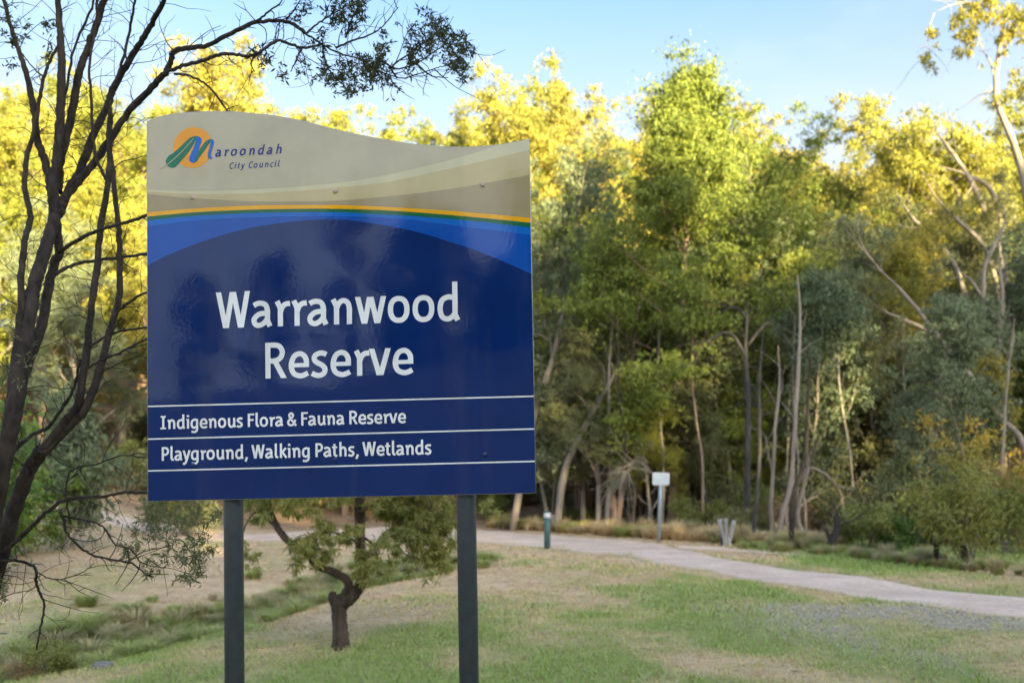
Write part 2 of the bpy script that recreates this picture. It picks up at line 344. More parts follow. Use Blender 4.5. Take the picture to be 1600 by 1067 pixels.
# loose gravel on the worn patch beside the path, fallen leaves on the lawn
def scatter_bits(name, n, region, size, mat, label, cat, flat=.5):
    r = np.random.default_rng(n); y = region[0] + (region[1] - region[0]) * r.random(n); x = region[2] + (region[3] - region[2]) * r.random(n)
    if name == 'gravel': k = zones(x, y)[2] > .12 + .5 * r.random(n)
    else: k = ~on_path(x, y) & (np.abs(x) < y * .56 + 1)
    x, y = x[k], y[k]; n = len(x); s = size * (.4 + r.random(n)); z = H(x, y)
    oc = np.array([(1, 0, 0), (0, 1, 0), (-1, 0, 0), (0, -1, 0), (0, 0, 1)], float)
    Vv = oc[None] * s[:, None, None] * np.array([1, 1, flat]) * (.7 + .6 * r.random((n, 5, 1)))
    a = r.random(n) * 6.28; c, sn = np.cos(a)[:, None], np.sin(a)[:, None]
    Vv = np.stack([Vv[..., 0] * c - Vv[..., 1] * sn, (Vv[..., 0] * sn + Vv[..., 1] * c) * (.45 if flat < .2 else .8), Vv[..., 2]], -1) + np.stack([x, y, z + .004], 1)[:, None]
    T = (np.array([(0, 1, 4), (1, 2, 4), (2, 3, 4), (3, 0, 4)])[None] + (np.arange(n) * 5)[:, None, None]).reshape(-1, 3)
    tag(ob(name, mesh_np(name, Vv.reshape(-1, 3), T, mat)), label, cat, kind='stuff')
m, t, b = new_mat('loose_stone'); gn = t.nodes.new('ShaderNodeNewGeometry'); rp = t.nodes.new('ShaderNodeValToRGB')
rp.color_ramp.elements[0].color = (.22, .185, .15, 1); rp.color_ramp.elements[1].color = (.62, .54, .44, 1); t.links.new(gn.outputs['Random Per Island'], rp.inputs[0]); t.links.new(rp.outputs[0], b.inputs['Base Color']); b.inputs['Roughness'].default_value = .9
scatter_bits('gravel', 26000, (7.6, 14.5, 1.5, 9), .016, m, 'loose grey gravel scattered over thin grass beside the path', 'gravel')
scatter_bits('fallen_leaves', 16000, (5, 33, -16, 17), .042, M['dry'], 'brown fallen leaves and bark scraps on the grass', 'leaf litter', .12)

# ------------------------------------------------------------------ council sign
SG = dict(rx=-0.03933538, ry=-0.02088413, rz=-0.07725141, o=Vector((-1.40485679, 3.84062673, EYE - 0.04443734)))
SM = (Matrix.Rotation(SG['rz'], 4, 'Z') @ Matrix.Rotation(SG['ry'], 4, 'Y') @ Matrix.Rotation(SG['rx'], 4, 'X'))
U = SM.col[0].xyz; NV = SM.col[1].xyz; VV = SM.col[2].xyz
def uv(px, py):
    d = Vector(((px - CX) / FPX, 1, -(py - HY) / FPX)); o = SG['o'] - Vector((0, 0, EYE))
    q = d * (o.dot(NV) / d.dot(NV)) - o
    return q.dot(U), q.dot(VV)
sign = empty('council_sign', SG['o']); sign.rotation_euler = SM.to_euler()
tag(sign, 'large blue and tan WARRANWOOD RESERVE sign with wavy top on two charcoal posts', 'sign')
def paint(name, c, rough=.04, coat=0.0, wr=.008, dirt=.2):
    m, t, b = new_mat(name)
    col, _ = noise_col(t, c, tuple(v * (1 - dirt) for v in c), 5, 8, .4, .75)
    col, fs = noise_col(t, col, tuple(v * .8 + .02 for v in c), 7, 6, .52, .8, sc=(1, 1, .12))
    t.links.new(col, b.inputs['Base Color']); b.inputs['Roughness'].default_value = rough; b.inputs['Specular IOR Level'].default_value = .5
    b.inputs['Coat Weight'].default_value = coat; b.inputs['Coat Roughness'].default_value = .06
    tcn = t.nodes.new('ShaderNodeTexCoord'); n1 = t.nodes.new('ShaderNodeTexNoise'); n1.inputs['Scale'].default_value = 60; n1.inputs['Detail'].default_value = 3
    n2 = t.nodes.new('ShaderNodeTexNoise'); n2.inputs['Scale'].default_value = 2.2; n2.inputs['Detail'].default_value = 2
    t.links.new(tcn.outputs['Object'], n1.inputs['Vector']); t.links.new(tcn.outputs['Object'], n2.inputs['Vector'])
    b1 = t.nodes.new('ShaderNodeBump'); b1.inputs['Strength'].default_value = wr * 3; b1.inputs['Distance'].default_value = .004
    b2 = t.nodes.new('ShaderNodeBump'); b2.inputs['Strength'].default_value = .35; b2.inputs['Distance'].default_value = .008
    t.links.new(n2.outputs['Fac'], b2.inputs['Height']); t.links.new(b2.outputs[0], b1.inputs['Normal']); t.links.new(n1.outputs['Fac'], b1.inputs['Height'])
    t.links.new(b1.outputs[0], b.inputs['Normal']); t.links.new(b1.outputs[0], b.inputs['Coat Normal'])
    return m
C = dict(tan=(.50, .45, .33), pale=(.60, .56, .37), mid=(.54, .45, .25), dark=(.37, .30, .18), yellow=(.86, .42, .008), green=(.005, .13, .055),
         lblue=(.0005, .13, .56), blue=(.0003, .075, .42), navy=(.0015, .022, .135), white=(.86, .88, .92), orange=(.86, .34, .006), ink=(.012, .03, .20), leafg=(.004, .16, .085))
PM = {k: paint('sign_' + k, v) for k, v in C.items()}
TOP = [(229, 190), (254, 181), (290, 176), (332, 174), (377.5, 175.5), (431, 181), (473, 189), (518, 200.5), (562, 210.6), (613, 220), (655, 226), (703, 229.4), (745, 229), (787, 224.7), (829, 216.8)]
curves = [
    [(228, 296.4), (290, 298.6), (361, 298), (431, 294.4), (501, 289), (540, 284.6), (565, 281), (632.5, 268), (717, 247), (767, 231), (829, 210)],
    [(228, 299.8), (304, 303.4), (389, 302.6), (473, 298), (540, 292), (604, 285), (689, 267), (759, 251), (829, 234)],
    [(228, 303.4), (304, 310), (389, 314.7), (473, 315), (540, 313), (576, 310), (646.5, 303), (717, 293.5), (773, 283.7), (829, 273.9)],
    [(228, 332), (304, 326), (389, 321.7), (473, 320.6), (540, 321), (604, 323.6), (689, 328.7), (759, 334.3), (831, 340.8)],
    [(228, 339), (304, 332), (389, 328), (473, 326.5), (540, 326.8), (604, 329), (689, 335), (759, 341.3), (831, 348.4)],
    [(228, 345), (304, 337.7), (389, 333.5), (473, 332), (540, 332.4), (604, 335.7), (689, 341.3), (759, 347.8), (831, 356)],
    [(228, 354), (304, 344.8), (389, 340), (473, 338.2), (540, 338.2), (632.5, 342.7), (745, 356.8), (831, 367.5)],
    [(228, 416), (262, 399), (304, 382), (346.5, 368), (389, 357), (431, 350), (473, 345), (510, 343), (540, 343.5), (576, 348.5), (618, 355.4), (660.6, 365), (703, 378), (745, 392), (787, 409), (831, 428.5)]]
us = np.linspace(0, 1.5, 97)
def edge(c):
    p = np.array([uv(*q) for q in c]); cc = catmull([(a, b, 0) for a, b in p], 8)
    return np.interp(us, cc[:, 0], cc[:, 1])
top = edge(TOP)
E_ = [top] + [np.minimum(edge(c), top) for c in curves] + [np.zeros_like(us)]
# panel body with thickness
n = len(us); PT = .006
Vb = np.concatenate([np.stack([us, us * 0, us * 0], 1), np.stack([us, us * 0, top], 1), np.stack([us, us * 0 + PT, us * 0], 1), np.stack([us, us * 0 + PT, top], 1)])
i = np.arange(n - 1)
Fb = np.concatenate([np.stack([i, i + 1, n + i + 1, n + i], 1), np.stack([2 * n + i + 1, 2 * n + i, 3 * n + i, 3 * n + i + 1], 1), np.stack([n + i, n + i + 1, 3 * n + i + 1, 3 * n + i], 1), np.stack([2 * n + i, 2 * n + i + 1, i + 1, i], 1), [[0, n, 3 * n, 2 * n], [n - 1, 3 * n - 1, 4 * n - 1, 2 * n - 1]]])
alu = plain('bare_aluminium', (.55, .56, .58), (.45, .46, .48), 15, .45, .6, bs=.1, bd=.001)
ob('panel', mesh_np('panel', Vb, Fb, alu), sign)
names = [('tan_field', 'tan'), ('printed_stripe', 'pale'), ('printed_stripe', 'mid'), ('printed_stripe', 'dark'), ('printed_stripe', 'yellow'), ('printed_stripe', 'green'), ('printed_stripe', 'lblue'), ('printed_stripe', 'blue'), ('navy_field', 'navy')]
LBL = dict(pale='pale cream stripe', mid='light tan stripe', dark='brown tan stripe', yellow='yellow stripe', green='green stripe', lblue='light blue stripe', blue='bright blue stripe')
off = -.0008
for (nm, mk), a_, b_ in zip(names, E_[:-1], E_[1:]):
    ins = .0018
    uu = np.clip(us, ins, 1.5 - ins); aa = np.minimum(a_, top - ins); bb = np.minimum(np.maximum(b_, ins), aa)
    Vv = np.concatenate([np.stack([uu, us * 0 + off, bb], 1), np.stack([uu, us * 0 + off, aa], 1)])
    ok = (aa - bb)[:-1] + (aa - bb)[1:] > 1e-5
    o = ob(nm, mesh_np(nm, Vv, np.stack([i, i + 1, n + i + 1, n + i], 1)[ok], PM[mk]), sign)
    if mk in LBL: o['label'] = LBL[mk]
def ribbon(mb, pts, wd, y, hcut=False, closed=False):
    p = np.asarray(pts, float)
    if hcut:
        d = p[-1] - p[0]; hw = wd / 2 * np.linalg.norm(d) / abs(d[1])
        L = [(q[0] - hw, y, q[1]) for q in p]; Rr = [(q[0] + hw, y, q[1]) for q in p]
    else:
        T = np.gradient(p, axis=0)
        if closed: T[0] = T[-1] = p[1] - p[-2]
        T /= np.linalg.norm(T, axis=1)[:, None]; nn = np.stack([-T[:, 1], T[:, 0]], 1) * wd / 2
        L = [(a[0], y, a[1]) for a in p - nn]; Rr = [(a[0], y, a[1]) for a in p + nn]
    k = len(L); V = np.array(L + Rr); i = np.arange(k - 1)
    mb.add(V, np.stack([i, i + 1, k + i + 1, k + i], 1))
def arc(cx, cz, rx, rz, n=28, p=2.3):
    a = np.linspace(0, 2 * np.pi, n + 1); c, s_ = np.cos(a), np.sin(a)
    return np.stack([cx + rx * np.sign(c) * np.abs(c) ** (2 / p), cz + rz * np.sign(s_) * np.abs(s_) ** (2 / p)], 1)
NIB = ('L', [(.035, .70), (.115, .52)]); DB = ('S', [(.50, .60), (.40, .645), (.27, .65), (.13, .56), (.08, .34), (.13, .13), (.26, .055), (.38, .09), (.485, .20)])
ARCH = ('S', [(.125, .42), (.19, .58), (.31, .655), (.43, .60), (.48, .44), (.48, .22), (.48, 0)])
G = {  # width, left bearing, right bearing, strokes
 'W': (.98, 0, .0, [('H', [(.085, 1), (.285, 0)]), ('H', [(.475, 1), (.30, 0)]), ('H', [(.505, 1), (.705, 0)]), ('H', [(.90, 1.01), (.72, 0)])]),
 'a': (.555, .02, .05, [('S', [(.075, .60), (.16, .645), (.27, .66), (.40, .61), (.455, .46), (.455, .30), (.455, .14)]), ('L', [(.455, .17), (.525, .01)]), ('S', [(.455, .375), (.34, .375), (.2, .34), (.085, .22), (.11, .09), (.22, .045), (.35, .10), (.455, .22)])]),
 'r': (.40, .085, -.02, [NIB, ('L', [(.125, .56), (.125, 0)]), ('S', [(.13, .40), (.18, .53), (.27, .61), (.395, .625)])]),
 'n': (.555, .085, .08, [NIB, ('L', [(.125, .56), (.125, 0)]), ARCH]),
 'h': (.555, .085, .08, [('L', [(.125, 1.06), (.125, 0)]), ARCH]),
 'w': (.86, .0, .0, [('H', [(.075, .74), (.25, 0)]), ('H', [(.405, .73), (.265, 0)]), ('H', [(.44, .73), (.605, 0)]), ('H', [(.785, .74), (.62, 0)])]),
 'o': (.605, .035, .035, [('O', (.3025, .36, .225, .30))]),
 'd': (.60, .035, .05, [DB, ('L', [(.485, 1.07), (.485, .16)]), ('L', [(.48, .18), (.555, .01)])]),
 'R': (.61, .085, .0, [('L', [(.08, 1.0), (.08, 0)]), ('S', [(.08, .925), (.26, .93), (.40, .89), (.48, .74), (.43, .57), (.28, .49), (.08, .49)]), ('H', [(.27, .49), (.52, 0)])]),
 'e': (.575, .035, .02, [('S', [(.495, .33), (.49, .50), (.42, .62), (.30, .665), (.15, .58), (.08, .34), (.14, .13), (.30, .05), (.42, .065), (.54, .12)]), ('L', [(.09, .345), (.568, .345)], .8)]),
 's': (.48, .02, .02, [('S', [(.435, .62), (.34, .66), (.24, .66), (.125, .60), (.10, .50), (.17, .41), (.32, .32), (.39, .22), (.36, .10), (.25, .045), (.14, .055), (.03, .11)])]),
 'v': (.60, .0, .0, [('H', [(.075, .74), (.28, 0)]), ('H', [(.525, .74), (.315, 0)])]),
 'I': (.42, .04, .04, [('L', [(.21, 1), (.21, 0)]), ('L', [(.02, .94), (.40, .94)], .75), ('L', [(.0, .06), (.42, .06)], .75)]),
 'i': (.20, .06, .07, [('L', [(.12, .72), (.12, 0)]), ('L', [(.0, .67), (.12, .67)], .7), ('L', [(.12, .86), (.12, 1.02)], 1.1)]),
 'g': (.56, .035, .08, [DB, ('S', [(.485, .70), (.485, .3), (.485, -.05), (.43, -.20), (.28, -.27), (.07, -.235)])]),
 'u': (.58, .075, .04, [('S', [(.10, .72), (.10, .45), (.11, .22), (.19, .07), (.31, .055), (.42, .14), (.48, .28)]), ('L', [(.48, .72), (.48, .16)]), ('L', [(.475, .18), (.545, .01)])]),
 'F': (.48, .085, .0, [('L', [(.08, 1), (.08, 0)]), ('L', [(.08, .93), (.48, .93)], .85), ('L', [(.08, .52), (.43, .52)], .85)]),
 'l': (.29, .07, .0, [('S', [(.10, 1.06), (.10, .6), (.10, .22), (.15, .08), (.27, .055)])]),
 '&': (.68, .03, .0, [('S', [(.64, .0), (.50, .19), (.33, .42), (.17, .68), (.17, .85), (.28, .94), (.40, .86), (.40, .70), (.24, .52), (.09, .36), (.08, .17), (.19, .06), (.36, .06), (.50, .20), (.58, .46)])]),
 'P': (.55, .085, .0, [('L', [(.08, 1), (.08, 0)]), ('S', [(.08, .925), (.26, .93), (.40, .88), (.47, .70), (.41, .52), (.27, .44), (.08, .44)])]),
 'y': (.57, .0, .0, [('H', [(.075, .72), (.275, .05)]), ('S', [(.51, .73), (.42, .42), (.32, .10), (.24, -.14), (.15, -.25), (.02, -.25)])]),
 ',': (.19, .06, .02, [('L', [(.15, .12), (.04, -.20)])]),
 'k': (.52, .08, .0, [('L', [(.10, 1.06), (.10, 0)]), ('L', [(.46, .72), (.15, .36)]), ('L', [(.20, .42), (.50, 0)])]),
 't': (.38, .02, .01, [('S', [(.17, .92), (.17, .5), (.17, .22), (.22, .08), (.37, .055)]), ('L', [(.0, .67), (.37, .67)], .8)]),
 'C': (.58, .04, .0, [('S', [(.56, .87), (.45, .935), (.31, .93), (.14, .80), (.075, .50), (.13, .20), (.30, .06), (.45, .06), (.575, .13)])]),
 'c': (.45, .035, .0, [('S', [(.43, .62), (.30, .665), (.15, .58), (.08, .34), (.14, .13), (.29, .05), (.44, .10)])]),
 ' ': (.25, 0, 0, [])}
def lettering(text, p0, p1, cap_px, mat, wd=.155, skew=0., space=0., y0=-.0018, name='lettering'):
    a = Vector(uv(*p0)); b_ = Vector(uv(*p1)); k = (b_ - a).length; ang = math.atan2(b_.y - a.y, b_.x - a.x)
    cap = cap_px * (uv(500, 500)[1] - uv(500, 501)[1])
    tot = sum(G[c][0] + G[c][1] + G[c][2] + space for c in text) - space - G[text[0]][1] - G[text[-1]][2]
    mb = MB(); x = -G[text[0]][1]; sx = k / (tot * cap)
    for c in text:
        wd_, lb, rb, st = G[c]; x += lb
        for j, s_ in enumerate(st):
            kind, pts = s_[0], s_[1]; ww = wd * (s_[2] if len(s_) > 2 else 1)
            if kind == 'S': q = catmull([(u, v, 0) for u, v in pts], 6)[:, :2]
            elif kind == 'O': q = arc(*pts)
            else: q = np.array(pts, float)
            mb2 = MB(); ribbon(mb2, q * [1, 1], ww, 0, kind == 'H', kind == 'O')
            V = mb2.V[0]; u = (V[:, 0] + x) * sx + skew * V[:, 2]; v = V[:, 2]
            u, v = u * cap, v * cap
            W = np.stack([a.x + u * math.cos(ang) - v * math.sin(ang), np.full(len(u), y0 - j * .00018), a.y + u * math.sin(ang) + v * math.cos(ang)], 1)
            mb.add(W, mb2.Q[0])
        x += wd_ + rb + space
    return ob(name, mb.mesh(name, mat, False), sign)
lettering('Warranwood', (337, 513.3), (718, 501), 56.5, PM['white'], .143)
lettering('Reserve', (414.5, 591.5), (646.5, 584.5), 55.8, PM['white'], .143)
lettering('Indigenous Flora & Fauna Reserve', (251, 670.6), (634.5, 660.5), 20.8, PM['white'], .16)
lettering('Playground, Walking Paths, Wetlands', (253, 719.7), (674.5, 709.5), 21.2, PM['white'], .16)
lettering('aroondah', (336, 245.3), (439, 240.6), 14.8, PM['ink'], .17, .22, .22)
lettering('City Council', (358, 264.6), (436.5, 261), 10, PM['ink'], .15, .22, .16)
def strip_line(p0, p1, px):
    a, b_ = Vector(uv(*p0)), Vector(uv(*p1)); a.x, b_.x = .002, 1.498
    h = px * .00248 / 2; return ob('ruled_line', mesh_np('ruled_line', [(a.x, -.0016, a.y - h), (b_.x, -.0016, b_.y - h), (b_.x, -.0016, b_.y + h), (a.x, -.0016, a.y + h)], [[0, 1, 2, 3]], PM['white']), sign)
for (a, b_) in (((229, 635), (835, 619)), ((229, 686), (835, 670)), ((230, 735.5), (836, 720.5))): strip_line(a, b_, 2.1)
def poly(name, pts, mat, y, smooth=4, label=None):
    """closed outline in logo crop pixels, filled"""
    q = [uv(245 + a / 7.805, 190 + b / 7.805) for a, b in pts]
    if smooth: q = [tuple(c[:2]) for c in catmull([(a, b, 0) for a, b in q + [q[0]]], smooth)[:-1]]
    import mathutils.geometry as mg
    tri = mg.tessellate_polygon([[Vector((a, b, 0)) for a, b in q]])
    o = ob(name, mesh_np(name, [(a, y, b) for a, b in q], np.array(tri), mat), logo)
    if label: o['label'] = label
    return o
logo = ob('council_logo', bpy.data.meshes.new('council_logo'), sign)
a = np.linspace(0, 2 * np.pi, 49)[:-1]
c0 = uv(301.6, 231.2); r0 = 31.6 * .00248
logo.data = mesh_np('council_logo', [(c0[0] + r0 * math.cos(t_), -.0016, c0[1] + r0 * 1.03 * math.sin(t_)) for t_ in a] + [(c0[0], -.0016, c0[1])], [[k, (k + 1) % 48, 48] for k in range(48)], PM['orange'])
poly('leaf_shape', [(122, 530), (112, 480), (145, 425), (205, 385), (270, 330), (340, 262), (400, 208), (455, 184), (505, 186), (478, 232), (440, 305), (380, 392), (320, 462), (270, 520), (222, 563), (175, 565), (138, 548)], PM['leafg'], -.0020)
poly('letter_stroke', [(478, 192), (520, 190), (548, 220), (545, 262), (518, 340), (500, 390), (480, 440), (466, 495), (432, 507), (400, 482), (400, 440), (430, 370), (460, 300), (476, 240)], PM['lblue'], -.0024)
poly('letter_stroke', [(497, 385), (540, 320), (590, 255), (640, 222), (682, 222), (655, 258), (625, 300), (580, 365), (530, 430), (490, 490), (452, 506), (472, 440)], PM['leafg'], -.0022)
poly('letter_stroke', [(652, 232), (682, 224), (700, 248), (695, 290), (675, 352), (660, 420), (668, 436), (682, 440), (672, 458), (642, 456), (622, 432), (630, 370), (645, 320), (656, 270)], PM['lblue'], -.0024)
def thin(name, pts, wpx, mat, y):
    q = [uv(245 + a / 7.805, 190 + b / 7.805) for a, b in pts]; mb = MB(); ribbon(mb, catmull([(a, b, 0) for a, b in q], 4)[:, :2], wpx * .00248, y); return ob(name, mb.mesh(name, mat, False), logo)
thin('leaf_midrib', [(130, 530), (220, 455), (320, 360), (400, 270), (450, 212)], .9, PM['pale'], -.0026)
thin('leaf_stalk', [(52, 580), (90, 556), (135, 530)], 1.1, PM['dark'], -.0023)
# bolts
bolt_m = plain('bolt_paint', (.55, .44, .36), (.45, .33, .27), 60, .4, bs=0)
def dome(r, h, k=14):
    mb = MB(); pr = []; 
    for j in range(5):
        t_ = j / 4 * math.pi / 2; pr.append((r * math.cos(t_) + 1e-5, h * math.sin(t_)))
    mb.tube([(0, -.001, 0)] + [(0, -.0012 - hh, 0) for _, hh in pr], [r] + [p[0] for p in pr], k)
    return mb
for (px, py, mt) in ((301, 309, bolt_m), (524, 299, bolt_m), (754, 289, bolt_m), (302, 727, PM['navy']), (523, 718, PM['navy']), (757, 710, PM['navy'])):
    q = uv(px, py); o = ob('bolt', dome(.0105, .006).mesh('bolt', mt), sign); o.location = (q[0], 0, q[1])
# posts and brackets behind the panel
for u0 in (.320, 1.2298):
    foot = gz(SG['o'].x + u0, SG['o'].y) - (SG['o'].z) - .1
    mb = MB(); mb.tube([(u0, .052, foot), (u0, .052, -.02), (u0, .052, 1.30)], .0375, 28)
    o = ob('post', mb.mesh('post', M['post']), sign)
    mc = MB(); mc.tube([(u0, .052, 1.298), (u0, .052, 1.312)], .039, 28); ob('post_cap', mc.mesh('post_cap', M['post']), o)
for zz in (.10, 1.18):
    mb = MB(); mb.box((.75, .0125, zz), (1.34, .012, .05)); ob('rail', mb.mesh('rail', alu, False), sign)

# ------------------------------------------------------------------ foliage
def leaves(cent, rad, n, L, Wd, seed=1, droop=.5, flat=.75, surf=.55, sub=0):
    r = np.random.default_rng(seed); cent = np.asarray(cent, float); rad = np.broadcast_to(np.asarray(rad, float), (len(cent),))
    wt = rad ** 2 / (rad ** 2).sum(); ci = r.choice(len(cent), n, p=wt)
    d = r.normal(size=(n, 3)); d /= np.linalg.norm(d, axis=1)[:, None]
    rr = np.minimum(np.abs(r.normal(size=n)) * .6, 1.15) + .12 * r.random(n)
    if sub:
        so = r.normal(size=(len(cent), sub, 3)) * .5; si = r.integers(0, sub, n); q_ = .35 + .35 * r.random((len(cent), sub))
        p = cent[ci] + so[ci, si] * rad[ci][:, None] + d * (rr * rad[ci] * q_[ci, si] * 1.25)[:, None] * np.array([1, 1, flat])
    else: p = cent[ci] + d * (rr * rad[ci])[:, None] * np.array([1, 1, flat])
    ax = r.normal(size=(n, 3)); ax[:, 2] -= droop * 2; ax /= np.linalg.norm(ax, axis=1)[:, None]
    sd = np.cross(ax, r.normal(size=(n, 3))); sd /= np.linalg.norm(sd, axis=1)[:, None]
    l = L * (.6 + .8 * r.random(n))[:, None]; w_ = Wd * (.6 + .8 * r.random(n))[:, None] / 2
    V = np.empty((n, 4, 3)); V[:, 0] = p; V[:, 1] = p + ax * l * .45 + sd * w_; V[:, 2] = p + ax * l; V[:, 3] = p + ax * l * .45 - sd * w_
    return V.reshape(-1, 3), np.arange(n * 4).reshape(-1, 4)
def wander(p, d, L, n, wob, up, r):
    pts = [np.array(p, float)]; d = np.array(d, float); d /= np.linalg.norm(d)
    for i in range(n):
        d = d + r.normal(size=3) * wob; d[2] += up; d /= np.linalg.norm(d); pts.append(pts[-1] + d * L / n)
    return np.array(pts)
def gum(seed, Hh=18, r0=.2, bare=.4, limbs=8, spread=.24, clump=.85, nleaf=24000, lL=.17, lW=.06, fork=True, el=38, shape='gum', leanx=0., twist=.1):
    """trunk with limbs, and a crown of leaf clumps at the limb ends; returns (trunk mesh builder, leaf V, F)"""
    r = np.random.default_rng(seed); mb = MB()
    st = wander((0, 0, -.3), (leanx, r.normal() * .05, 1), Hh * (.86 if shape != 'cone' else .95), 14, twist * .45, .06, r)
    tt = np.linspace(0, 1, 15); rad = r0 * (1 - .82 * tt) ** .9 + .015; rad[0] *= 1.3
    mb.tube(st, rad, 9, rough=.08)
    C = []; CR = []
    if shape == 'cone':
        for k in range(10, 15): C += [st[k] + r.normal(size=3) * .25 for _ in range(3)]; CR += [clump * (.8 - .12 * (k - 10)) * (.6 + .4 * r.random()) for _ in range(3)]
    else:
        for k in range(11, 15):
            for _ in range(4):
                C.append(st[k] + r.normal(size=3) * np.array([.09, .09, .03]) * Hh * spread * 2.2); CR.append(clump * (.5 + .6 * r.random()))
        for _ in range(9):
            an = r.random() * 6.28; q_ = spread * Hh * .6 * math.sqrt(r.random()); C.append(st[-1] + np.array([math.cos(an) * q_, math.sin(an) * q_, Hh * .02 - q_ * .55 + r.normal() * .3])); CR.append(clump * (.5 + .6 * r.random()))
    for i in range(limbs):
        t_ = bare + ((.93 if shape != 'cone' else 1) - bare) * (i + .5 * r.random()) / limbs
        k = t_ * 14; k0 = min(int(k), 13); p = st[k0] + (st[k0 + 1] - st[k0]) * (k - k0)
        az = i * 2.4 + r.random() * .8; e_ = R(el + r.normal() * 10 + 18 * t_)
        if shape == 'cone': sp_ = spread * Hh * (1.04 - t_) ** .75 * (1.15 if t_ > .25 else .8) * (.75 + .5 * r.random()); e_ = R(25 + 35 * t_)
        else: sp_ = spread * Hh * (.75 + .5 * r.random()) * (1.15 - .3 * t_)
        d = (math.cos(az) * math.cos(e_), math.sin(az) * math.cos(e_), math.sin(e_))
        lb = wander(p, d, sp_, 6, .16, .02, r); rr = rad[k0] * (.5 if shape != 'cone' else .3)
        mb.tube(lb, np.linspace(rr, rr * .25, 7), 6)
        for j in range(7):
            q = lb[2 + j * 4 // 6]; az2 = r.random() * 6.28
            dd = np.array([math.cos(az2) * .8, math.sin(az2) * .8, .35 + .5 * r.random()]) + np.array(d) * .6
            sb = wander(q, dd, sp_ * (.3 + .3 * r.random()), 4, .22, .02, r)
            mb.tube(sb, np.linspace(rr * .3, .012, 5), 4, cap=False)
            C += [sb[-1], sb[-2] + r.normal(size=3) * .3]; CR += [clump * (.3 + .75 * r.random()), clump * (.25 + .45 * r.random())]
        C.append(lb[-1]); CR.append(clump * .7)
    V, Fq = leaves(C, CR, nleaf, lL, lW, seed, .8, .7, .5, 7)
    return mb, V, Fq
PRO = {}
def proto(key, seed, leafm, barkm, **k):
    mb, V, Fq = gum(seed, **k)
    PRO[key] = (mb.mesh('trunk', M[barkm]), mesh_np('crown', V, Fq, M[leafm]), float(np.percentile(V[:, 2], 99.8 if key != 'green' else 99.3)))
proto('a', 11, 'gum', 'bark_red', limbs=12, bare=.3, nleaf=56000, spread=.25)
proto('b', 23, 'gum', 'bark_pale', bare=.42, limbs=10, nleaf=46000, spread=.22, leanx=.1)
proto('c', 37, 'blue_gum', 'bark_grey', bare=.16, limbs=16, nleaf=70000, spread=.23, clump=.95)
proto('d', 41, 'gum', 'bark_grey', bare=.2, limbs=15, nleaf=62000, spread=.21, clump=.85)
proto('e', 59, 'olive', 'bark_dark', bare=.4, limbs=10, nleaf=34000, spread=.2, clump=.8, r0=.13)
proto('green', 67, 'green', 'bark_red', bare=.13, limbs=30, nleaf=120000, spread=.25, clump=1.0, shape='cone', lL=.17, lW=.055, Hh=18, r0=.17, twist=.03)
proto('s', 73, 'blue_gum', 'bark_red', Hh=12, bare=.2, limbs=13, nleaf=22000, spread=.17, clump=.65, r0=.07)
proto('t', 79, 'olive', 'bark_pale', Hh=12, bare=.35, limbs=10, nleaf=15000, spread=.15, clump=.6, r0=.06, leanx=.1)
def place(key, px, Yd, top, label, group=None, rz=None, bark=None, leaf=None, wide=1., name='gum_tree', basepy=None, cat='tree'):
    tm, cm, Hh = PRO[key]
    if basepy: g = ground(px, basepy); x, Yd = g.x, g.y
    else: x = (px - CX) / FPX * Yd
    z = gz(x, Yd); h = EYE - (top - HY) / FPX * Yd - z; s = h / Hh
    o = empty(name, (x, Yd, z), random.random() * 6.28 if rz is None else rz); o.scale = (s * wide, s * wide, s)
    tag(o, label, cat, group)
    for nm, me, mt in (('trunk', tm, bark), ('crown', cm, leaf)):
        c = ob(nm, me, o)
        if mt: c.material_slots[0].link = 'OBJECT'; c.material_slots[0].material = M[mt]
    return o

# ------------------------------------------------------------------ forest trees one can tell apart
# key, photo x, distance, photo y of the top, label, extras
SLOPE = 'gum trees on the sunlit slope left of the large sign'
HID = 'gum trees hidden behind the large sign'
place('green', 1050, 0, 124, 'tall bright green gum with pointed sunlit top behind the small white sign', basepy=829, rz=.6, wide=1.16, leaf='green')
place('a', 935, 44, 116, 'gum with a rounded crown just left of the tall bright green gum', rz=1.0, wide=.9)
place('c', 872, 40, 235, 'shaded grey green gum whose crown touches the right edge of the large sign', rz=2.2, leaf='blue_gum', wide=.9)
place('d', 850, 56, 131, 'golden gum rising straight above the right corner of the large sign', rz=.4, bark='bark_pale')
place('d', 768, 60, 122, 'golden gum with a domed top above the dip in the large sign', rz=2.4)
place('b', 700, 66, 168, 'yellow lit gum low on the skyline above the middle of the large sign', rz=1.4, leaf='gum')
place('a', 640, 70, 196, 'small yellow gum in the gap in the skyline above the large sign', rz=3.4)
place('a', 560, 58, 143, 'yellow gum below the overhanging leafy branch', rz=.2)
place('d', 490, 62, 150, 'yellow gum standing above the highest part of the large sign', rz=5.1)
place('b', 405, 60, 92, 'yellow gum with two domes behind the arching bare branch', rz=4.2, leaf='gum', wide=1.1)
place('a', 330, 56, 95, 'yellow gum above the orange sun of the council logo', rz=2.9)
place('d', 268, 60, 150, 'golden gum at the left shoulder of the large sign', rz=3.9)
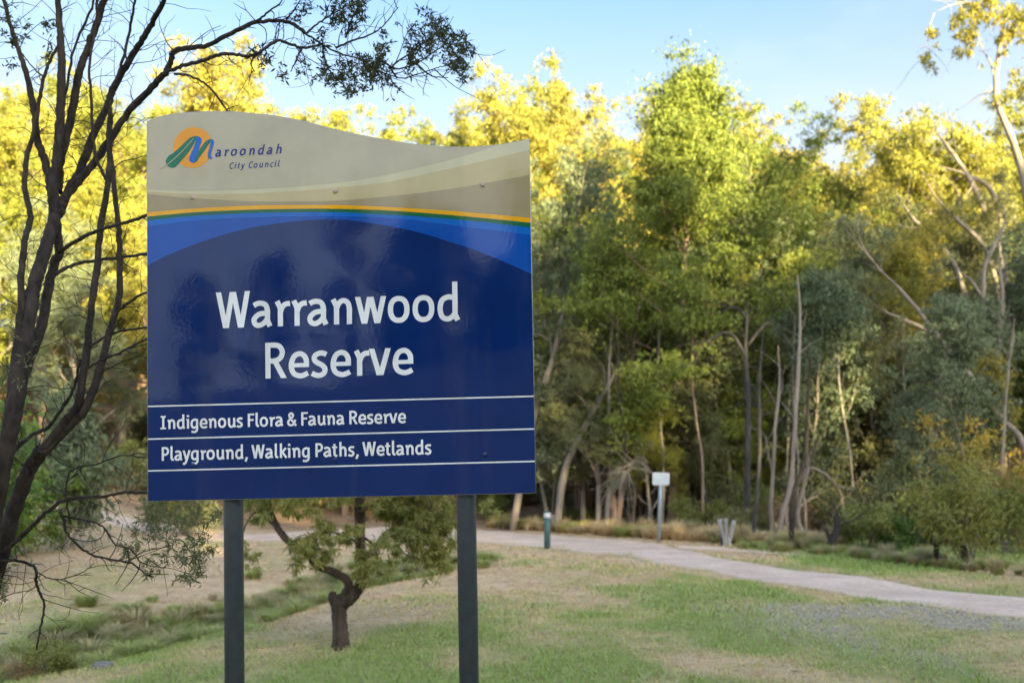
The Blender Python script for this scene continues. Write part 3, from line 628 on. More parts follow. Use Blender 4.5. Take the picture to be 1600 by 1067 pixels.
for i, (x, y_, tp, k) in enumerate([(215, 52, 150, 'a'), (165, 62, 128, 'd'), (120, 50, 165, 'b'), (75, 64, 125, 'a'), (30, 54, 128, 'd'), (-20, 60, 110, 'a'), (-70, 50, 120, 'd'), (190, 46, 260, 'd'), (60, 45, 270, 'a'), (-30, 43, 260, 'd'), (130, 42, 330, 'c'), (240, 43, 300, 'a')]):
    near = ['in the nearer row', 'in the middle row', 'in the highest row'][0 if y_ < 47 else 1 if y_ < 56 else 2]
    place(k, x, y_, tp, f"golden gum {near} on the left slope, {'at the left edge' if x < 0 else 'near the left edge' if x < 70 else 'behind the dark stems' if x < 150 else 'beside the large sign'}, {['broad', 'tall'][i % 2]}", SLOPE, wide=1.1)
for i, (x, y_, tp, k) in enumerate([(300, 44, 330, 'a'), (380, 40, 360, 'c'), (460, 46, 300, 'd'), (540, 41, 340, 'a'), (620, 47, 330, 'd'), (700, 43, 360, 'c'), (770, 46, 300, 'a')]):
    place(k, x, y_, tp, 'gum tree mostly hidden behind the blue panel of the large sign', HID)
place('c', 1195, 46, 205, 'dark green gum behind the right shoulder of the tall bright green gum', rz=1.5, leaf='green')
place('e', 1240, 62, 176, 'thin crowned gum with sky showing through, highest just right of the bright green gum', rz=.9, leaf='gum', bark='bark_pale', wide=1.3)
place('d', 1300, 56, 205, 'golden gum right of the thin crowned gum', rz=3.1)
place('a', 1375, 58, 163, 'golden gum with a rounded top left of the flat topped gum', rz=2.0)
place('d', 1482, 50, 137, 'golden gum with a flat topped crown near the upper right', rz=5.6, bark='bark_pale')
place('b', 1545, 56, 160, 'golden gum behind the sunlit white trunk at the upper right', rz=.3, leaf='gum')
place('a', 1630, 50, 150, 'golden gum cut by the right edge of the photo', rz=2.6)
place('c', 1250, 41, 320, 'shaded grey green gum between the bright green gum and the leaning pale trunk', rz=4.1, wide=1.0)
place('c', 1330, 45, 290, 'shaded gum left of the long leaning pale trunk', rz=.8, leaf='gum')
place('c', 1410, 39, 330, 'grey green gum under the leaning pale trunks', rz=5.0)
place('d', 1480, 43, 300, 'shaded gum between the two leaning pale trunks', rz=1.9, leaf='olive')
place('c', 1570, 38, 340, 'shaded grey gum at the right edge below the white trunk', rz=3.0)
place('e', 1150, 42, 330, 'dark trunked gum behind the bright green gum on its right', rz=2.0, leaf='blue_gum')
place('c', 985, 45, 250, 'shaded gum behind the bright green gum on its left', rz=.1, leaf='green')
place('s', 905, 0, 420, 'slender grey green gum right of the large sign', basepy=812, leaf='blue_gum')
place('s', 1265, 0, 430, 'slender gum with grey green leaves right of the twin black trunks', basepy=832, bark='bark_grey')
place('s', 1435, 0, 470, 'slender reddish gum left of the orange tipped shrub', basepy=850)
place('t', 1105, 0, 520, 'thin pinkish gum behind the spiky post cluster', basepy=826, bark='bark_red')
def where(px):
    for lim, t_ in ((880, 'at the large sign right edge'), (960, 'behind the grey trunk that leans right'), (1010, 'behind the pair of thin brown trunks'), (1075, 'behind the small white sign'), (1150, 'behind the three splayed timber posts'),
                    (1195, 'behind the twin black trunks'), (1240, 'behind the forked pale grey trunk'), (1290, 'behind the arching dead limb'), (1340, 'behind the leaning brown stump'), (1400, 'right of the leaning brown stump'), (1460, 'behind the grey topped timber post'), (1540, 'behind the tall orange tipped shrub')):
        if px < lim: return t_
    return 'at the right edge of the photo'
# deep wood: trunks and crowns behind, one individual each
DEEP = 'slender gums in the shaded wood right of the large sign'
r_ = np.random.default_rng(5)
for i in range(46):
    x = 850 + 790 * (i + r_.random()) / 46; y_ = 37 + 26 * r_.random()
    k = ['s', 't', 'e', 'c', 's', 't'][i % 6]; tp = 330 + 200 * r_.random() + (y_ - 37) * -3
    bk = ['bark_red', 'bark_grey', 'bark_pale', 'bark_dark'][int(r_.random() * 4)]; lf = ['olive', 'blue_gum', 'gum', 'olive', 'green'][i % 5]
    place(k, x, y_, tp, f"gum with {dict(bark_red='reddish', bark_grey='grey', bark_pale='pale', bark_dark='dark')[bk]} trunk and {dict(olive='olive', blue_gum='grey green', gum='yellowish', green='bright green')[lf]} leaves {where(x)}", DEEP, bark=bk, leaf=lf)
for i in range(44):
    x = 845 + 790 * (i + r_.random()) / 44; y_ = 33 + 9 * r_.random() + max(0, (1000 - x)) * .004
    k = ['s', 'c', 's', 'd'][i % 4]; lf = ['blue_gum', 'olive', 'olive', 'blue_gum', 'gum', 'green'][int(r_.random() * 6)]
    place(k, x, y_, 420 + 190 * r_.random(), f"young bushy gum with {dict(olive='olive', blue_gum='grey green', gum='yellowish', green='bright green')[lf]} leaves {where(x)}", 'young bushy gums along the shaded forest edge', leaf=lf, bark='bark_grey', wide=1.1)
FARG = 'gum trees far up the hill that close the skyline'
for i in range(30):
    x = -120 + 1800 * (i + r_.random() * .7) / 30; y_ = 70 + 22 * r_.random()
    sky_y = np.interp(x, [0, 230, 330, 520, 640, 760, 930, 1050, 1190, 1400, 1600], [150, 170, 130, 175, 210, 165, 150, 160, 225, 200, 175])
    place(['a', 'd', 'b', 'c'][i % 4], x, y_, sky_y + 20 + 55 * r_.random(), f"far gum closing the skyline {'at the left edge' if x < 60 else 'behind the bare dark stems' if x < 230 else 'above the council logo' if x < 420 else 'above the middle of the large sign' if x < 640 else 'above the right part of the large sign' if x < 840 else where(x)}", FARG, wide=1.2, leaf='gum')

# ------------------------------------------------------------------ single trunks and dead limbs that read clearly in the photo
def trunk_thing(name, label, paths, Yd, mat, cat='tree', group=None, base=True, part='trunk', loc_py=None):
    """paths: list of (list of (px,py[,dY]), r0_px, r1_px); first path starts on the ground"""
    p0 = paths[0][0][0]
    if loc_py: g0 = ground(p0[0], loc_py); Yd = g0.y
    org = P(p0[0], p0[1], Yd); org.z = gz(org.x, org.y)
    o = empty(name, org); tag(o, label, cat, group)
    for j, (pts, a_, b_) in enumerate(paths):
        q = [P(p[0], p[1], Yd + (p[2] if len(p) > 2 else 0)) - org for p in pts]
        if j == 0 and base: q[0].z = -.15
        c = catmull(q, 5); k = Yd / FPX; n_ = len(c)
        c += rng.normal(size=c.shape) * k * .35
        rr = np.linspace(a_, b_, n_) * k * np.interp(np.linspace(0, 1, n_), [0, .7, 1], [1, 1, .3])
        mb = MB(); mb.tube(c, rr, 8, rough=.12)
        for _ in range(5):
            i0 = int(n_ * (.55 + .42 * rng.random())); p_ = c[min(i0, n_ - 1)]; d_ = c[min(i0, n_ - 1)] - c[max(i0 - 2, 0)]; d_ = d_ / (np.linalg.norm(d_) + 1e-6)
            tw_ = wander(p_, d_ + rng.normal(size=3) * .6, k * (25 + 55 * rng.random()), 5, .25, .02, rng); mb.tube(tw_, np.linspace(max(rr[min(i0, n_ - 1)] * .35, .5 * k), .25 * k, 6), 4, cap=False)
        nm = part if j == 0 else 'branch'
        ob(nm, mb.mesh(nm, M[mat]), o)
    return o
trunk_thing('leaning_tree', 'long pale trunk leaning left from the right edge with a crooked top', [
    ([(1640, 850), (1600, 698), (1565, 654, .3), (1521, 594, .6), (1467, 527, .9), (1415, 462, 1.2), (1372, 419, 1.4), (1321, 359, 1.6)], 6.2, 1.8),
    ([(1467, 531, .9), (1440, 512, 1), (1415, 501, 1.2), (1380, 486, 1.4), (1345, 462, 1.6)], 4, 1.5),
    ([(1372, 419, 1.4), (1345, 380, 1.2), (1338, 340, 1)], 2, .8)], 33, 'bark_pale')
trunk_thing('leaning_tree', 'pale trunk with an elbow above the orange tipped shrub', [
    ([(1600, 850), (1580, 640), (1560, 560), (1538, 480), (1536, 466), (1538, 419), (1553, 384), (1571, 346), (1566, 320)], 5.6, 2),
    ([(1538, 470), (1518, 440), (1500, 425)], 3, 1.2), ([(1560, 560), (1566, 470), (1560, 400)], 5, 2)], 36, 'bark_pale')
trunk_thing('leaning_tree', 'straight pinkish trunk leaning left below the golden crowns', [([(1640, 800), (1580, 560), (1545, 402), (1500, 348), (1467, 315), (1440, 270)], 5, 2)], 41, 'bark_pale')
trunk_thing('leaning_tree', 'thin grey trunk leaning left under the golden crowns', [([(1560, 800), (1530, 560), (1493, 419), (1455, 372), (1424, 337), (1400, 300)], 6, 2)], 40, 'bark_grey')
trunk_thing('leaning_tree', 'sunlit trunk leaning left inside the flat topped golden crown', [([(1600, 700), (1570, 420), (1553, 307), (1515, 276), (1467, 259)], 6, 2.5), ([(1540, 330), (1515, 281), (1485, 235), (1459, 203)], 5, 2)], 44, 'bark_pale')
trunk_thing('leaning_tree', 'grey trunk leaning right beside the large sign', [([(868, 805), (883, 735), (912, 672), (945, 612), (965, 575)], 6, 4)], 34, 'bark_grey')
trunk_thing('leaning_tree', 'forked pale branch leaning against the large sign right edge', [([(800, 800), (838, 630), (850, 600), (864, 560), (872, 520), (884, 470)], 6, 3), ([(838, 632), (858, 612), (868, 575)], 3, 1.5)], 35, 'bark_pale')
trunk_thing('twin_trunk_tree', 'pair of thin brown trunks joined at the base left of the small white sign', [([(961, 829), (957, 760), (955, 690), (958, 600), (952, 520)], 5.5, 3), ([(963, 829), (970, 770), (977, 700), (982, 620), (990, 540), (1000, 470)], 5.5, 3)], 31, 'bark_red', loc_py=829)
trunk_thing('sapling', 'thin pale sapling stem left of the pair of brown trunks', [([(941, 825), (938, 775), (930, 745), (915, 728)], 3, 1.4), ([(938, 772), (944, 740), (950, 715)], 1.8, 1)], 31, 'bark_grey', loc_py=826)
trunk_thing('burnt_tree', 'black crooked dead stem directly left of the small sign post', [([(1005, 826), (1012, 790), (1014, 755), (1018, 735)], 4.5, 3)], 31, 'burnt', loc_py=827)
trunk_thing('dark_tree', 'left of the twin black trunks, hung with dark dead twigs', [([(1166, 832), (1168, 740), (1169, 640), (1165, 560), (1168, 470)], 5, 3.5), ([(1168, 560), (1140, 520), (1105, 535), (1080, 570)], 3, 1), ([(1168, 540), (1200, 505), (1225, 530)], 2.5, 1), ([(1168, 500), (1150, 480), (1120, 490)], 2, .8)], 33, 'burnt', loc_py=836)
trunk_thing('dark_tree', 'right of the twin black trunks, thin and straight', [([(1176, 850), (1182, 780), (1187, 700), (1186, 600), (1192, 520)], 3.5, 2.5)], 31, 'burnt', loc_py=850)
trunk_thing('white_tree', 'thin white barked stem between the black trunks and the forked pale trunk', [([(1206, 830), (1205, 790), (1208, 730), (1212, 660), (1218, 600), (1216, 540)], 3.5, 2), ([(1207, 740), (1199, 700), (1196, 680)], 1.5, .8)], 32, 'bark_pale', loc_py=838)
trunk_thing('white_tree', 'forked pale grey trunk left of the arching dead limb', [([(1215, 846), (1222, 805), (1236, 760), (1240, 700), (1246, 600), (1250, 500), (1246, 430)], 4.2, 2.6), ([(1262, 850), (1248, 815), (1250, 780), (1262, 735), (1260, 690)], 4, 2), ([(1238, 730), (1228, 800), (1238, 855)], 2.5, 3)], 31, 'bark_pale', loc_py=850)
trunk_thing('dark_tree', 'dark stem close behind the forked pale grey trunk', [([(1235, 858), (1238, 800), (1240, 770), (1256, 725), (1262, 640), (1262, 560)], 4.5, 3)], 31, 'bark_dark', loc_py=858)
trunk_thing('dead_limb', 'grey dead limb arching down to the right beside the forked pale trunk', [([(1262, 845), (1256, 760), (1262, 732), (1285, 738), (1306, 758), (1316, 780), (1319, 812)], 2.2, 1.6), ([(1240, 800), (1262, 782), (1278, 775)], 2, 1)], 31, 'bark_pale', loc_py=850, cat='dead branch')
trunk_thing('tree_stump', 'leaning dark brown stump under the arching dead limb', [([(1298, 864), (1300, 845), (1308, 826), (1304, 800)], 8, 5), ([(1300, 846), (1292, 830), (1290, 815)], 4, 2)], 30, 'bark_dark', loc_py=864, cat='stump')
trunk_thing('dead_limb', 'short pale dead limb leaning between the right hand trunks', [([(1470, 760), (1484, 713), (1510, 682), (1536, 634)], 4, 3)], 35, 'bark_pale', cat='dead branch')
trunk_thing('bare_tree', 'brown double trunk behind the orange tipped shrub on its left', [([(1440, 850), (1436, 760), (1430, 640), (1426, 520), (1430, 420)], 9, 5), ([(1455, 845), (1450, 760), (1447, 640), (1450, 520)], 6, 4)], 37, 'bark_red')
trunk_thing('bare_tree', 'thick grey brown trunk near the right edge behind the orange tipped shrub', [([(1585, 850), (1582, 720), (1576, 600), (1572, 480), (1562, 380)], 11, 7)], 38, 'bark_grey')
for i in range(64):
    x = 855 + 745 * (i + r_.random()) / 64; yd = 32 + 11 * r_.random() ** 1.3; ln = r_.normal() * 22
    q0 = HY + (EYE - gz((x - CX) / FPX * yd, yd)) / yd * FPX
    trunk_thing('bare_tree', ['reddish', 'grey', 'dark', 'pale'][i % 4] + ' bare slender trunk deep in the wood ' + where(x), [([(x, q0), (x + ln * .3 + 4, q0 - 110), (x + ln * .7 - 3, q0 - 220), (x + ln, q0 - 340)], 1.8 + 3 * r_.random() ** 1.5, 1.3)], yd, ['bark_red', 'bark_grey', 'bark_dark', 'bark_pale'][i % 4], group='bare trunks deep in the shaded wood')

ct = trunk_thing('corner_gum', 'tallest gum with hanging leaf clumps over the sky at the upper right corner', [
    ([(1640, 840), (1628, 600), (1615, 400), (1599, 281), (1579, 212), (1560, 168), (1556, 130), (1560, 90), (1568, 40), (1580, -20), (1590, -80)], 7, 2.2),
    ([(1556, 130), (1548, 100), (1540, 86), (1532, 70), (1512, 40)], 1.6, .7), ([(1568, 40), (1540, 10), (1500, 5), (1460, 20)], 1.8, .6), ([(1562, 70), (1580, 60), (1600, 40)], 1.4, .6), ([(1460, 20), (1452, 50), (1450, 90)], .7, .4), ([(1500, 5), (1506, 30), (1508, 60)], .8, .4)], 37, 'bark_pale')
cc = []; cr_ = []
for px, py, rp_ in [(1453, 44, 9), (1460, 48, 7), (1446, 95, 9), (1453, 105, 8), (1448, 88, 8), (1462, 72, 4), (1505, 30, 14), (1515, 50, 16), (1498, 55, 12), (1500, 78, 10), (1512, 84, 7), (1530, 15, 16), (1545, 30, 12), (1550, 0, 18), (1575, 12, 18), (1600, 25, 20), (1585, 45, 14), (1572, 62, 11), (1600, 62, 13), (1560, 60, 8), (1570, 78, 6), (1585, 110, 8), (1582, 125, 6), (1557, 98, 4), (1620, 10, 30), (1610, 90, 8), (1530, 100, 4), (1520, 8, 12), (1490, 40, 8), (1540, -20, 20), (1590, -30, 30), (1500, -10, 10), (1592, 150, 12), (1560, 150, 10), (1600, 135, 10)]:
    for _ in range(3): cc.append(P(px + random.gauss(0, rp_ * .4), py + random.gauss(0, rp_ * .4), 37 + random.gauss(0, .5)) - ct.location); cr_.append(rp_ * .75 * 37 / FPX)
Vc, Fc = leaves(cc, cr_, 9000, .16, .05, 77, .7, .9, .5, 5); ob('crown', mesh_np('crown', Vc, Fc, M['gum']), ct)

# dry frond fan left of the small sign
fr = trunk_thing('dry_twigs', 'fan of dry drooping twigs just left of the small white sign', [([(1020, 740), (1005, 725), (990, 722), (978, 735)], .7, .4)] + [([(1016, 738), (1006 - k * 4, 716 + k * 4), (992 - k * 5, 716 + k * 8), (980 - k * 4, 738 + k * 13)], .55, .3) for k in range(5)], 29.5, 'bark_grey', cat='dead branch', base=False, part='twig')

# ------------------------------------------------------------------ undergrowth
def bush_mesh(seed, mat, n=5200, L=.11, Wd=.035, hgt=1.6, wid=1.1, stems=9, smat='bark_grey', droop=.2, clump=.34):
    r = np.random.default_rng(seed); mb = MB(); C = []; CR = []
    for i in range(stems):
        az = r.random() * 6.28; d = (math.cos(az) * .55, math.sin(az) * .55, 1)
        st = wander((r.normal() * .1, r.normal() * .1, -.05), d, hgt * (.6 + .5 * r.random()), 6, .16, .02, r)
        st[:, :2] *= wid; mb.tube(st, np.linspace(.022, .006, 7), 4, cap=False)
        for k in (3, 4, 5, 6): C.append(st[k] + r.normal(size=3) * .12 * wid); CR.append(clump * (.6 + .7 * r.random()) * (1 if k > 3 else 1.2))
    for i in range(stems): az = r.random() * 6.28; C.append((math.cos(az) * wid * .5, math.sin(az) * wid * .5, hgt * (.12 + .3 * r.random()))); CR.append(clump)
    V, Fq = leaves(C, CR, n, L, Wd, seed, droop, .8)
    V[:, 2] = np.maximum(V[:, 2], .01)
    return mb.mesh('stems', M[smat]), mesh_np('foliage', V, Fq, M[mat])
BU = [bush_mesh(101, 'olive'), bush_mesh(102, 'acacia', 5600, .13, .03), bush_mesh(103, 'blue_gum', 4600, .12, .04, 1.9, .9), bush_mesh(104, 'dry', 3200, .14, .02, 1.3, 1.2, 16), bush_mesh(105, 'bright', 6000, .1, .04, 1.5, 1.2), bush_mesh(106, 'orange_tip', 7000, .12, .03, 2.9, .8, 11, clump=.4)]
def bush(k, x, y, s, label, group=None, sz=1., name='bush', cat='bush'):
    o = empty(name, (x, y, gz(x, y)), random.random() * 6.28); o.scale = (s, s, s * sz); tag(o, label, cat, group)
    ob('stems', BU[k][0], o); ob('foliage', BU[k][1], o); return o
def bush_px(k, px, py, s, label, **kw):
    g = ground(px, py); return bush(k, g.x, g.y, s, label, **kw)
bush_px(5, 1512, 886, 1.05, 'tall loose shrub with orange tips at the forest edge on the right')
bush_px(5, 1575, 868, .85, 'orange tipped shrub cut by the right edge, behind the tall one')
bush_px(1, 1090, 832, .95, 'yellow green bush right of the small white sign')
bush_px(0, 1150, 838, .7, 'low olive bush behind the spiky post cluster', sz=.9)
bush_px(1, 1350, 858, .95, 'green bush right of the leaning brown stump')
bush_px(4, 1407, 862, .62, 'small bright green bush right of the leaning stump, nearest the verge')
bush_px(2, 868, 812, 1.0, 'grey green bush at the lower right corner of the large sign')
bush_px(1, 910, 822, .6, 'small yellow green bush behind the bollard')
bush_px(1, 770, 812, .75, 'green bush beside the path seen just right of the right post')
LW = 'bushes in the shaded undergrowth right of the large sign'
for i in range(74):
    px = 845 + 800 * (i + r_.random()) / 74; k = [0, 3, 0, 2, 1, 3, 0, 1][int(r_.random() * 8)]
    y0 = ground(px, 818 + max(0, (px - 1000)) * .085).y; yy = y0 + 1.0 + 15 * r_.random() ** 1.2
    bush(k, (px - CX) / FPX * yy, yy, .7 + .9 * r_.random(), ['low olive', '', 'grey green', 'dry brown'][k] + ' bush in the undergrowth ' + where(px) if k != 1 else 'yellow green bush in the undergrowth ' + where(px), LW, sz=.8 + .6 * r_.random())
LL = 'bushes on the hillside left of the large sign'
for i in range(44):
    px = -120 + 960 * (i + r_.random()) / 44; k = [0, 3, 3, 1, 3, 0, 3][int(r_.random() * 7)]
    yy = 38.5 + 16 * r_.random()
    bush(k, (px - CX) / FPX * yy, yy, .8 + 1.1 * r_.random(), ['olive', 'yellow green', 'grey green', 'dry brown'][k] + ' bush on the brown hillside ' + ('at the left edge' if px < 60 else 'behind the bare dark stems' if px < 150 else 'just left of the large sign' if px < 240 else 'behind the lower left of the large sign' if px < 520 else 'behind the lower right of the large sign'), LL)
bush_px(4, 30, 870, 1.25, 'bright green bush at the left edge behind the dark trunks', sz=1.2)
bush(4, -10.2, 17.5, 1.5, 'tall bright green bush seen between the dark stems left of the sign', sz=1.75)
bush(4, -12.6, 19.5, 1.5, 'bright green bush cut by the left edge at mid height', sz=1.9)
bush(2, -10.8, 24.0, 1.5, 'grey green bush left of the sign beyond the dry slope', sz=1.5)
bush(0, -9.6, 29.0, 1.5, 'brownish olive bush at the foot of the hill left of the sign', sz=1.2)

# small plants and grass tufts in the dry drain
def tuft_mesh(seed, mat, n=420, h=.42, spread=.2, Wd=.011):
    r = np.random.default_rng(seed); a = r.random(n) * 6.28; rad = spread * .35 * np.sqrt(r.random(n))
    b0 = np.stack([np.cos(a) * rad, np.sin(a) * rad, np.zeros(n) - .02], 1); out = np.stack([np.cos(a), np.sin(a), np.zeros(n)], 1) * (spread * (.3 + 1.3 * r.random(n)))[:, None]
    hh = h * (.5 + .6 * r.random(n)); sd = np.stack([-np.sin(a), np.cos(a), np.zeros(n)], 1) * Wd / 2
    V = np.empty((n, 5, 3)); mid = b0 + out * .35; mid[:, 2] = hh * .65; tip = b0 + out; tip[:, 2] = hh * (.75 + .3 * r.random(n))
    V[:, 0] = b0 - sd; V[:, 1] = b0 + sd; V[:, 2] = mid + sd * .8; V[:, 3] = mid - sd * .8; V[:, 4] = tip
    k = np.arange(n)[:, None] * 5
    return mesh_np('grass_tuft', V.reshape(-1, 3), [k + np.array([[0, 1, 2, 3]]), k + np.array([[3, 2, 4]])], M[mat])
TU = [tuft_mesh(1, 'straw', 200, .42, .24, .016), tuft_mesh(2, 'tussock', 220, .38, .24, .016), tuft_mesh(3, 'tussock', 180, .45, .3, .016), tuft_mesh(4, 'straw', 170, .6, .22, .014)]
def tuft_mass(name, label, items, cat='grass'):
    """many tufts (kind, x, y, scale) joined in one mass"""
    VS = []; FS = {}; n0 = 0; mats = []; mi = []
    out4 = []; out3 = []; m4 = []; m3 = []
    for k, x, y, sx_, sz_ in items:
        me = TU[k]; nv = len(me.vertices); co = np.empty(nv * 3, np.float32); me.vertices.foreach_get('co', co); co = co.reshape(-1, 3)
        a_ = r_.random() * 6.28; c_, s_ = math.cos(a_), math.sin(a_)
        VS.append(np.stack([(co[:, 0] * c_ - co[:, 1] * s_) * sx_ + x, (co[:, 0] * s_ + co[:, 1] * c_) * sx_ + y, co[:, 2] * sz_ + gz(x, y)], 1))
        nb = nv // 5; b_ = np.arange(nb)[:, None] * 5 + n0; out4.append(b_ + [[0, 1, 2, 3]]); out3.append(b_ + [[3, 2, 4]]); m4.append(np.full(nb, k)); m3.append(np.full(nb, k)); n0 += nv
    me = mesh_np(name, np.concatenate(VS), [np.concatenate(out4), np.concatenate(out3)])
    for t_ in TU: me.materials.append(t_.materials[0])
    me.polygons.foreach_set('material_index', np.concatenate(m4 + m3).astype(np.int32)); tag(ob(name, me), label, cat, kind='stuff')
it = []
for i in range(560):
    yy = 8.4 + 12.2 * i / 559 + r_.normal() * .25; cx_ = np.interp(yy, SW[:, 1], SW[:, 0]) + r_.normal() * (.30 + .02 * yy) - .15; s = .4 + .55 * r_.random()
    it.append(([1, 2, 1, 2, 0, 1, 3, 2][int(r_.random() * 8)], cx_, yy, s * 1.15, s * .6))
tuft_mass('tussock_grass', 'pale green and straw tussock grass filling the dry drain on the left', it)
bush(4, -5.7, 9.9, .33, 'low bright green plant in the bottom left corner', name='low_plant', cat='plant')
bush(1, -4.75, 10.3, .33, 'low green plant at the near end of the drain tussocks', name='low_plant', cat='plant')
bush(3, -4.95, 9.9, .26, 'brown twiggy plant beside the drain in the lower left', name='low_plant', cat='plant')
it = []
for i in range(240):
    px = 760 + 560 * r_.random(); yy = ground(px, np.interp(px, [760, 1000, 1110, 1330], [826, 843, 850, 866]) - 1).y + .15 + 3.2 * r_.random() ** 1.4; s = .5 + .9 * r_.random()
    it.append(([0, 3, 3, 0, 2][i % 5], (px - CX) / FPX * yy, yy, s, s * .75))
tuft_mass('tall_dry_grass', 'tall straw coloured grass between the path and the forest edge', it)
it = []
for i in range(120):
    px = 1150 + 480 * r_.random(); yy = ground(px, np.interp(px, [1150, 1250, 1600], [858, 866, 903])).y + 1.6 * r_.random() ** 1.5; s = .3 + .55 * r_.random()
    it.append(([0, 1, 3, 2][i % 4], (px - CX) / FPX * yy, yy, s, s * .8))
tuft_mass('long_grass', 'long green and straw grass where the verge meets the undergrowth', it)
# rocks in the drain
def rock_mesh(seed):
    r = np.random.default_rng(seed); import bmesh
    bm = bmesh.new(); bmesh.ops.create_icosphere(bm, subdivisions=2, radius=1)
    for v in bm.verts:
        q = v.co * 1.6 + Vector((seed * 3.1, 0, 0)); v.co *= 1 + .35 * mnoise.noise(q) + .12 * mnoise.noise(q * 3)
        v.co.z *= .6
    me = bpy.data.meshes.new('rock'); bm.to_mesh(me); bm.free(); me.materials.append(M['rock']); return me
RK = [rock_mesh(k) for k in range(3)]
for i, (px, py, s, lb) in enumerate([(322, 992, .14, 'grey rock closest to the left post'), (300, 1000, .10, 'grey rock just left of the rock at the left post'), (255, 1012, .12, 'flat grey rock in the middle of the drain rocks'), (238, 1018, .08, 'small rock left of the flat drain rock'), (218, 1024, .11, 'leftmost grey rock in the drain'), (345, 984, .10, 'grey rock partly behind the left post'), (160, 1045, .10, 'rock under the brown twiggy plant')]):
    g = ground(px, py); o = ob('rock', RK[i % 3]); o.location = (g.x, g.y, g.z + s * .2); o.scale = (s * 1.3, s, s); o.rotation_euler.z = i * 1.7; tag(o, lb, 'rock', 'rocks in the dry drain')

# ------------------------------------------------------------------ small tree seen between the sign posts
tb = ground(532, 1014); YD = tb.y
def limb(px, parent, name, r0, r1, mat, org, Y0, k=10, rough=.12, wob=.25):
    q = [P(p[0], p[1], Y0 + (p[2] if len(p) > 2 else 0)) - org for p in px]; c = catmull(q, 6); kk = Y0 / FPX
    c[1:] += rng.normal(size=c[1:].shape) * kk * wob
    rr = np.interp(np.linspace(0, 1, len(c)), np.linspace(0, 1, len(r0)) if np.ndim(r0) else [0, 1], r0 if np.ndim(r0) else [r0, r1]) * kk
    mb = MB(); mb.tube(c, rr, k, rough=rough); return ob(name, mb.mesh(name, M[mat]), parent), c
st = empty('small_tree', tb); tag(st, 'small gnarled tree with forked trunk seen between the two posts of the large sign', 'tree')
limb([(534, 1024), (532, 1008), (532, 985), (530, 960), (531, 942), (535, 932)], st, 'trunk', [20, 14, 12, 12, 12.5, 9.5], 0, 'bark_rough', tb, YD, 14, .18)
tops = []
_, c = limb([(532, 940), (545, 918), (541, 905), (520, 893), (493, 881), (480, 863), (452, 846), (436, 828), (424, 803), (418, 780), (405, 740)], st, 'branch', [8, 7, 6.5, 6, 5.5, 4.5, 3.5], 0, 'bark_rough', tb, YD, 10); tops.append(c)
_, c = limb([(536, 942), (552, 930), (563, 912), (564, 885, .05), (563, 850, .1), (562, 800, .1), (560, 740, 0), (566, 680, 0), (558, 620)], st, 'branch', [12, 9, 8.5, 8.5, 8, 7, 5], 0, 'bark_rough', tb, YD, 10); tops.append(c)
limb([(534, 952), (524, 943), (519, 933), (521, 925)], st, 'burl', [8, 8, 5], 0, 'bark_rough', tb, YD, 9, .2)
for q, a_, b_ in [([(563, 800), (590, 785, .1), (625, 780, .3), (660, 790, .4), (690, 810, .4)], 3.5, 1), ([(563, 835), (585, 850, -.2), (620, 858, -.3), (655, 880, -.3)], 2.5, .8), ([(562, 770), (530, 750, .2), (500, 745, .4), (470, 760, .5)], 3.5, 1),
                  ([(560, 740), (610, 715, 0), (650, 735, .1), (672, 800, .1)], 4, 1), ([(563, 850), (540, 838, -.3), (510, 830, -.4), (490, 850, -.4)], 2.2, .7), ([(436, 828), (400, 800, .3), (380, 830, .4), (370, 862, .4)], 2.4, .7), ([(418, 780), (455, 765, -.2), (490, 772, -.3)], 2.4, .8), ([(562, 700), (500, 640), (450, 650)], 4, 1), ([(562, 690), (620, 640), (660, 660)], 4, 1)]:
    limb(q, st, 'branch', a_, b_, 'bark_rough', tb, YD, 6)
CL = []; CRd = []
for (px, py, rp_, dy, n_) in [(480, 845, 20, -.3, 3), (515, 835, 20, -.35, 3), (500, 870, 14, -.3, 2), (545, 828, 16, -.3, 2), (468, 880, 12, -.3, 2), (575, 870, 18, -.35, 3), (600, 885, 16, -.3, 2), (565, 900, 13, -.3, 2), (620, 800, 26, .2, 4), (650, 820, 26, .3, 4), (680, 835, 26, .3, 4), (690, 865, 22, .3, 4), (660, 855, 20, .1, 3), (690, 800, 22, .4, 3), (630, 850, 14, -.2, 2), (640, 885, 13, -.3, 1), (676, 900, 11, 0, 1), (610, 840, 14, -.3, 2), (430, 790, 20, -.1, 3), (465, 785, 18, -.2, 3), (500, 780, 16, -.2, 2), (405, 800, 14, .2, 2), (388, 870, 12, .4, 2), (375, 850, 9, .4, 1), (400, 885, 8, .4, 1), (590, 785, 18, 0, 2), (530, 775, 14, -.2, 2), (400, 780, 16, .1, 2), (612, 770, 22, .2, 3), (655, 775, 22, .3, 3), (560, 640, 60, 0, 8), (500, 660, 50, .2, 6), (630, 670, 50, .1, 6), (450, 720, 30, .1, 4), (690, 720, 30, .2, 4), (760, 786, 9, .6, 1), (775, 800, 8, .6, 1)]:
    for _ in range(n_ * 5):
        rr = rp_ * (.15 + .35 * random.random()); an = random.random() * 6.28; dd = rp_ * 1.25 * random.random() ** .6
        CL.append(P(px + dd * math.cos(an), py + dd * math.sin(an), YD + dy + random.gauss(0, .16)) - tb); CRd.append(rr * 1.25 * YD / FPX)
V, Fq = leaves(CL, CRd, 90000, .07, .012, 5, .45, .8, .5)
ob('foliage', mesh_np('foliage', V, Fq, M['acacia']), st)

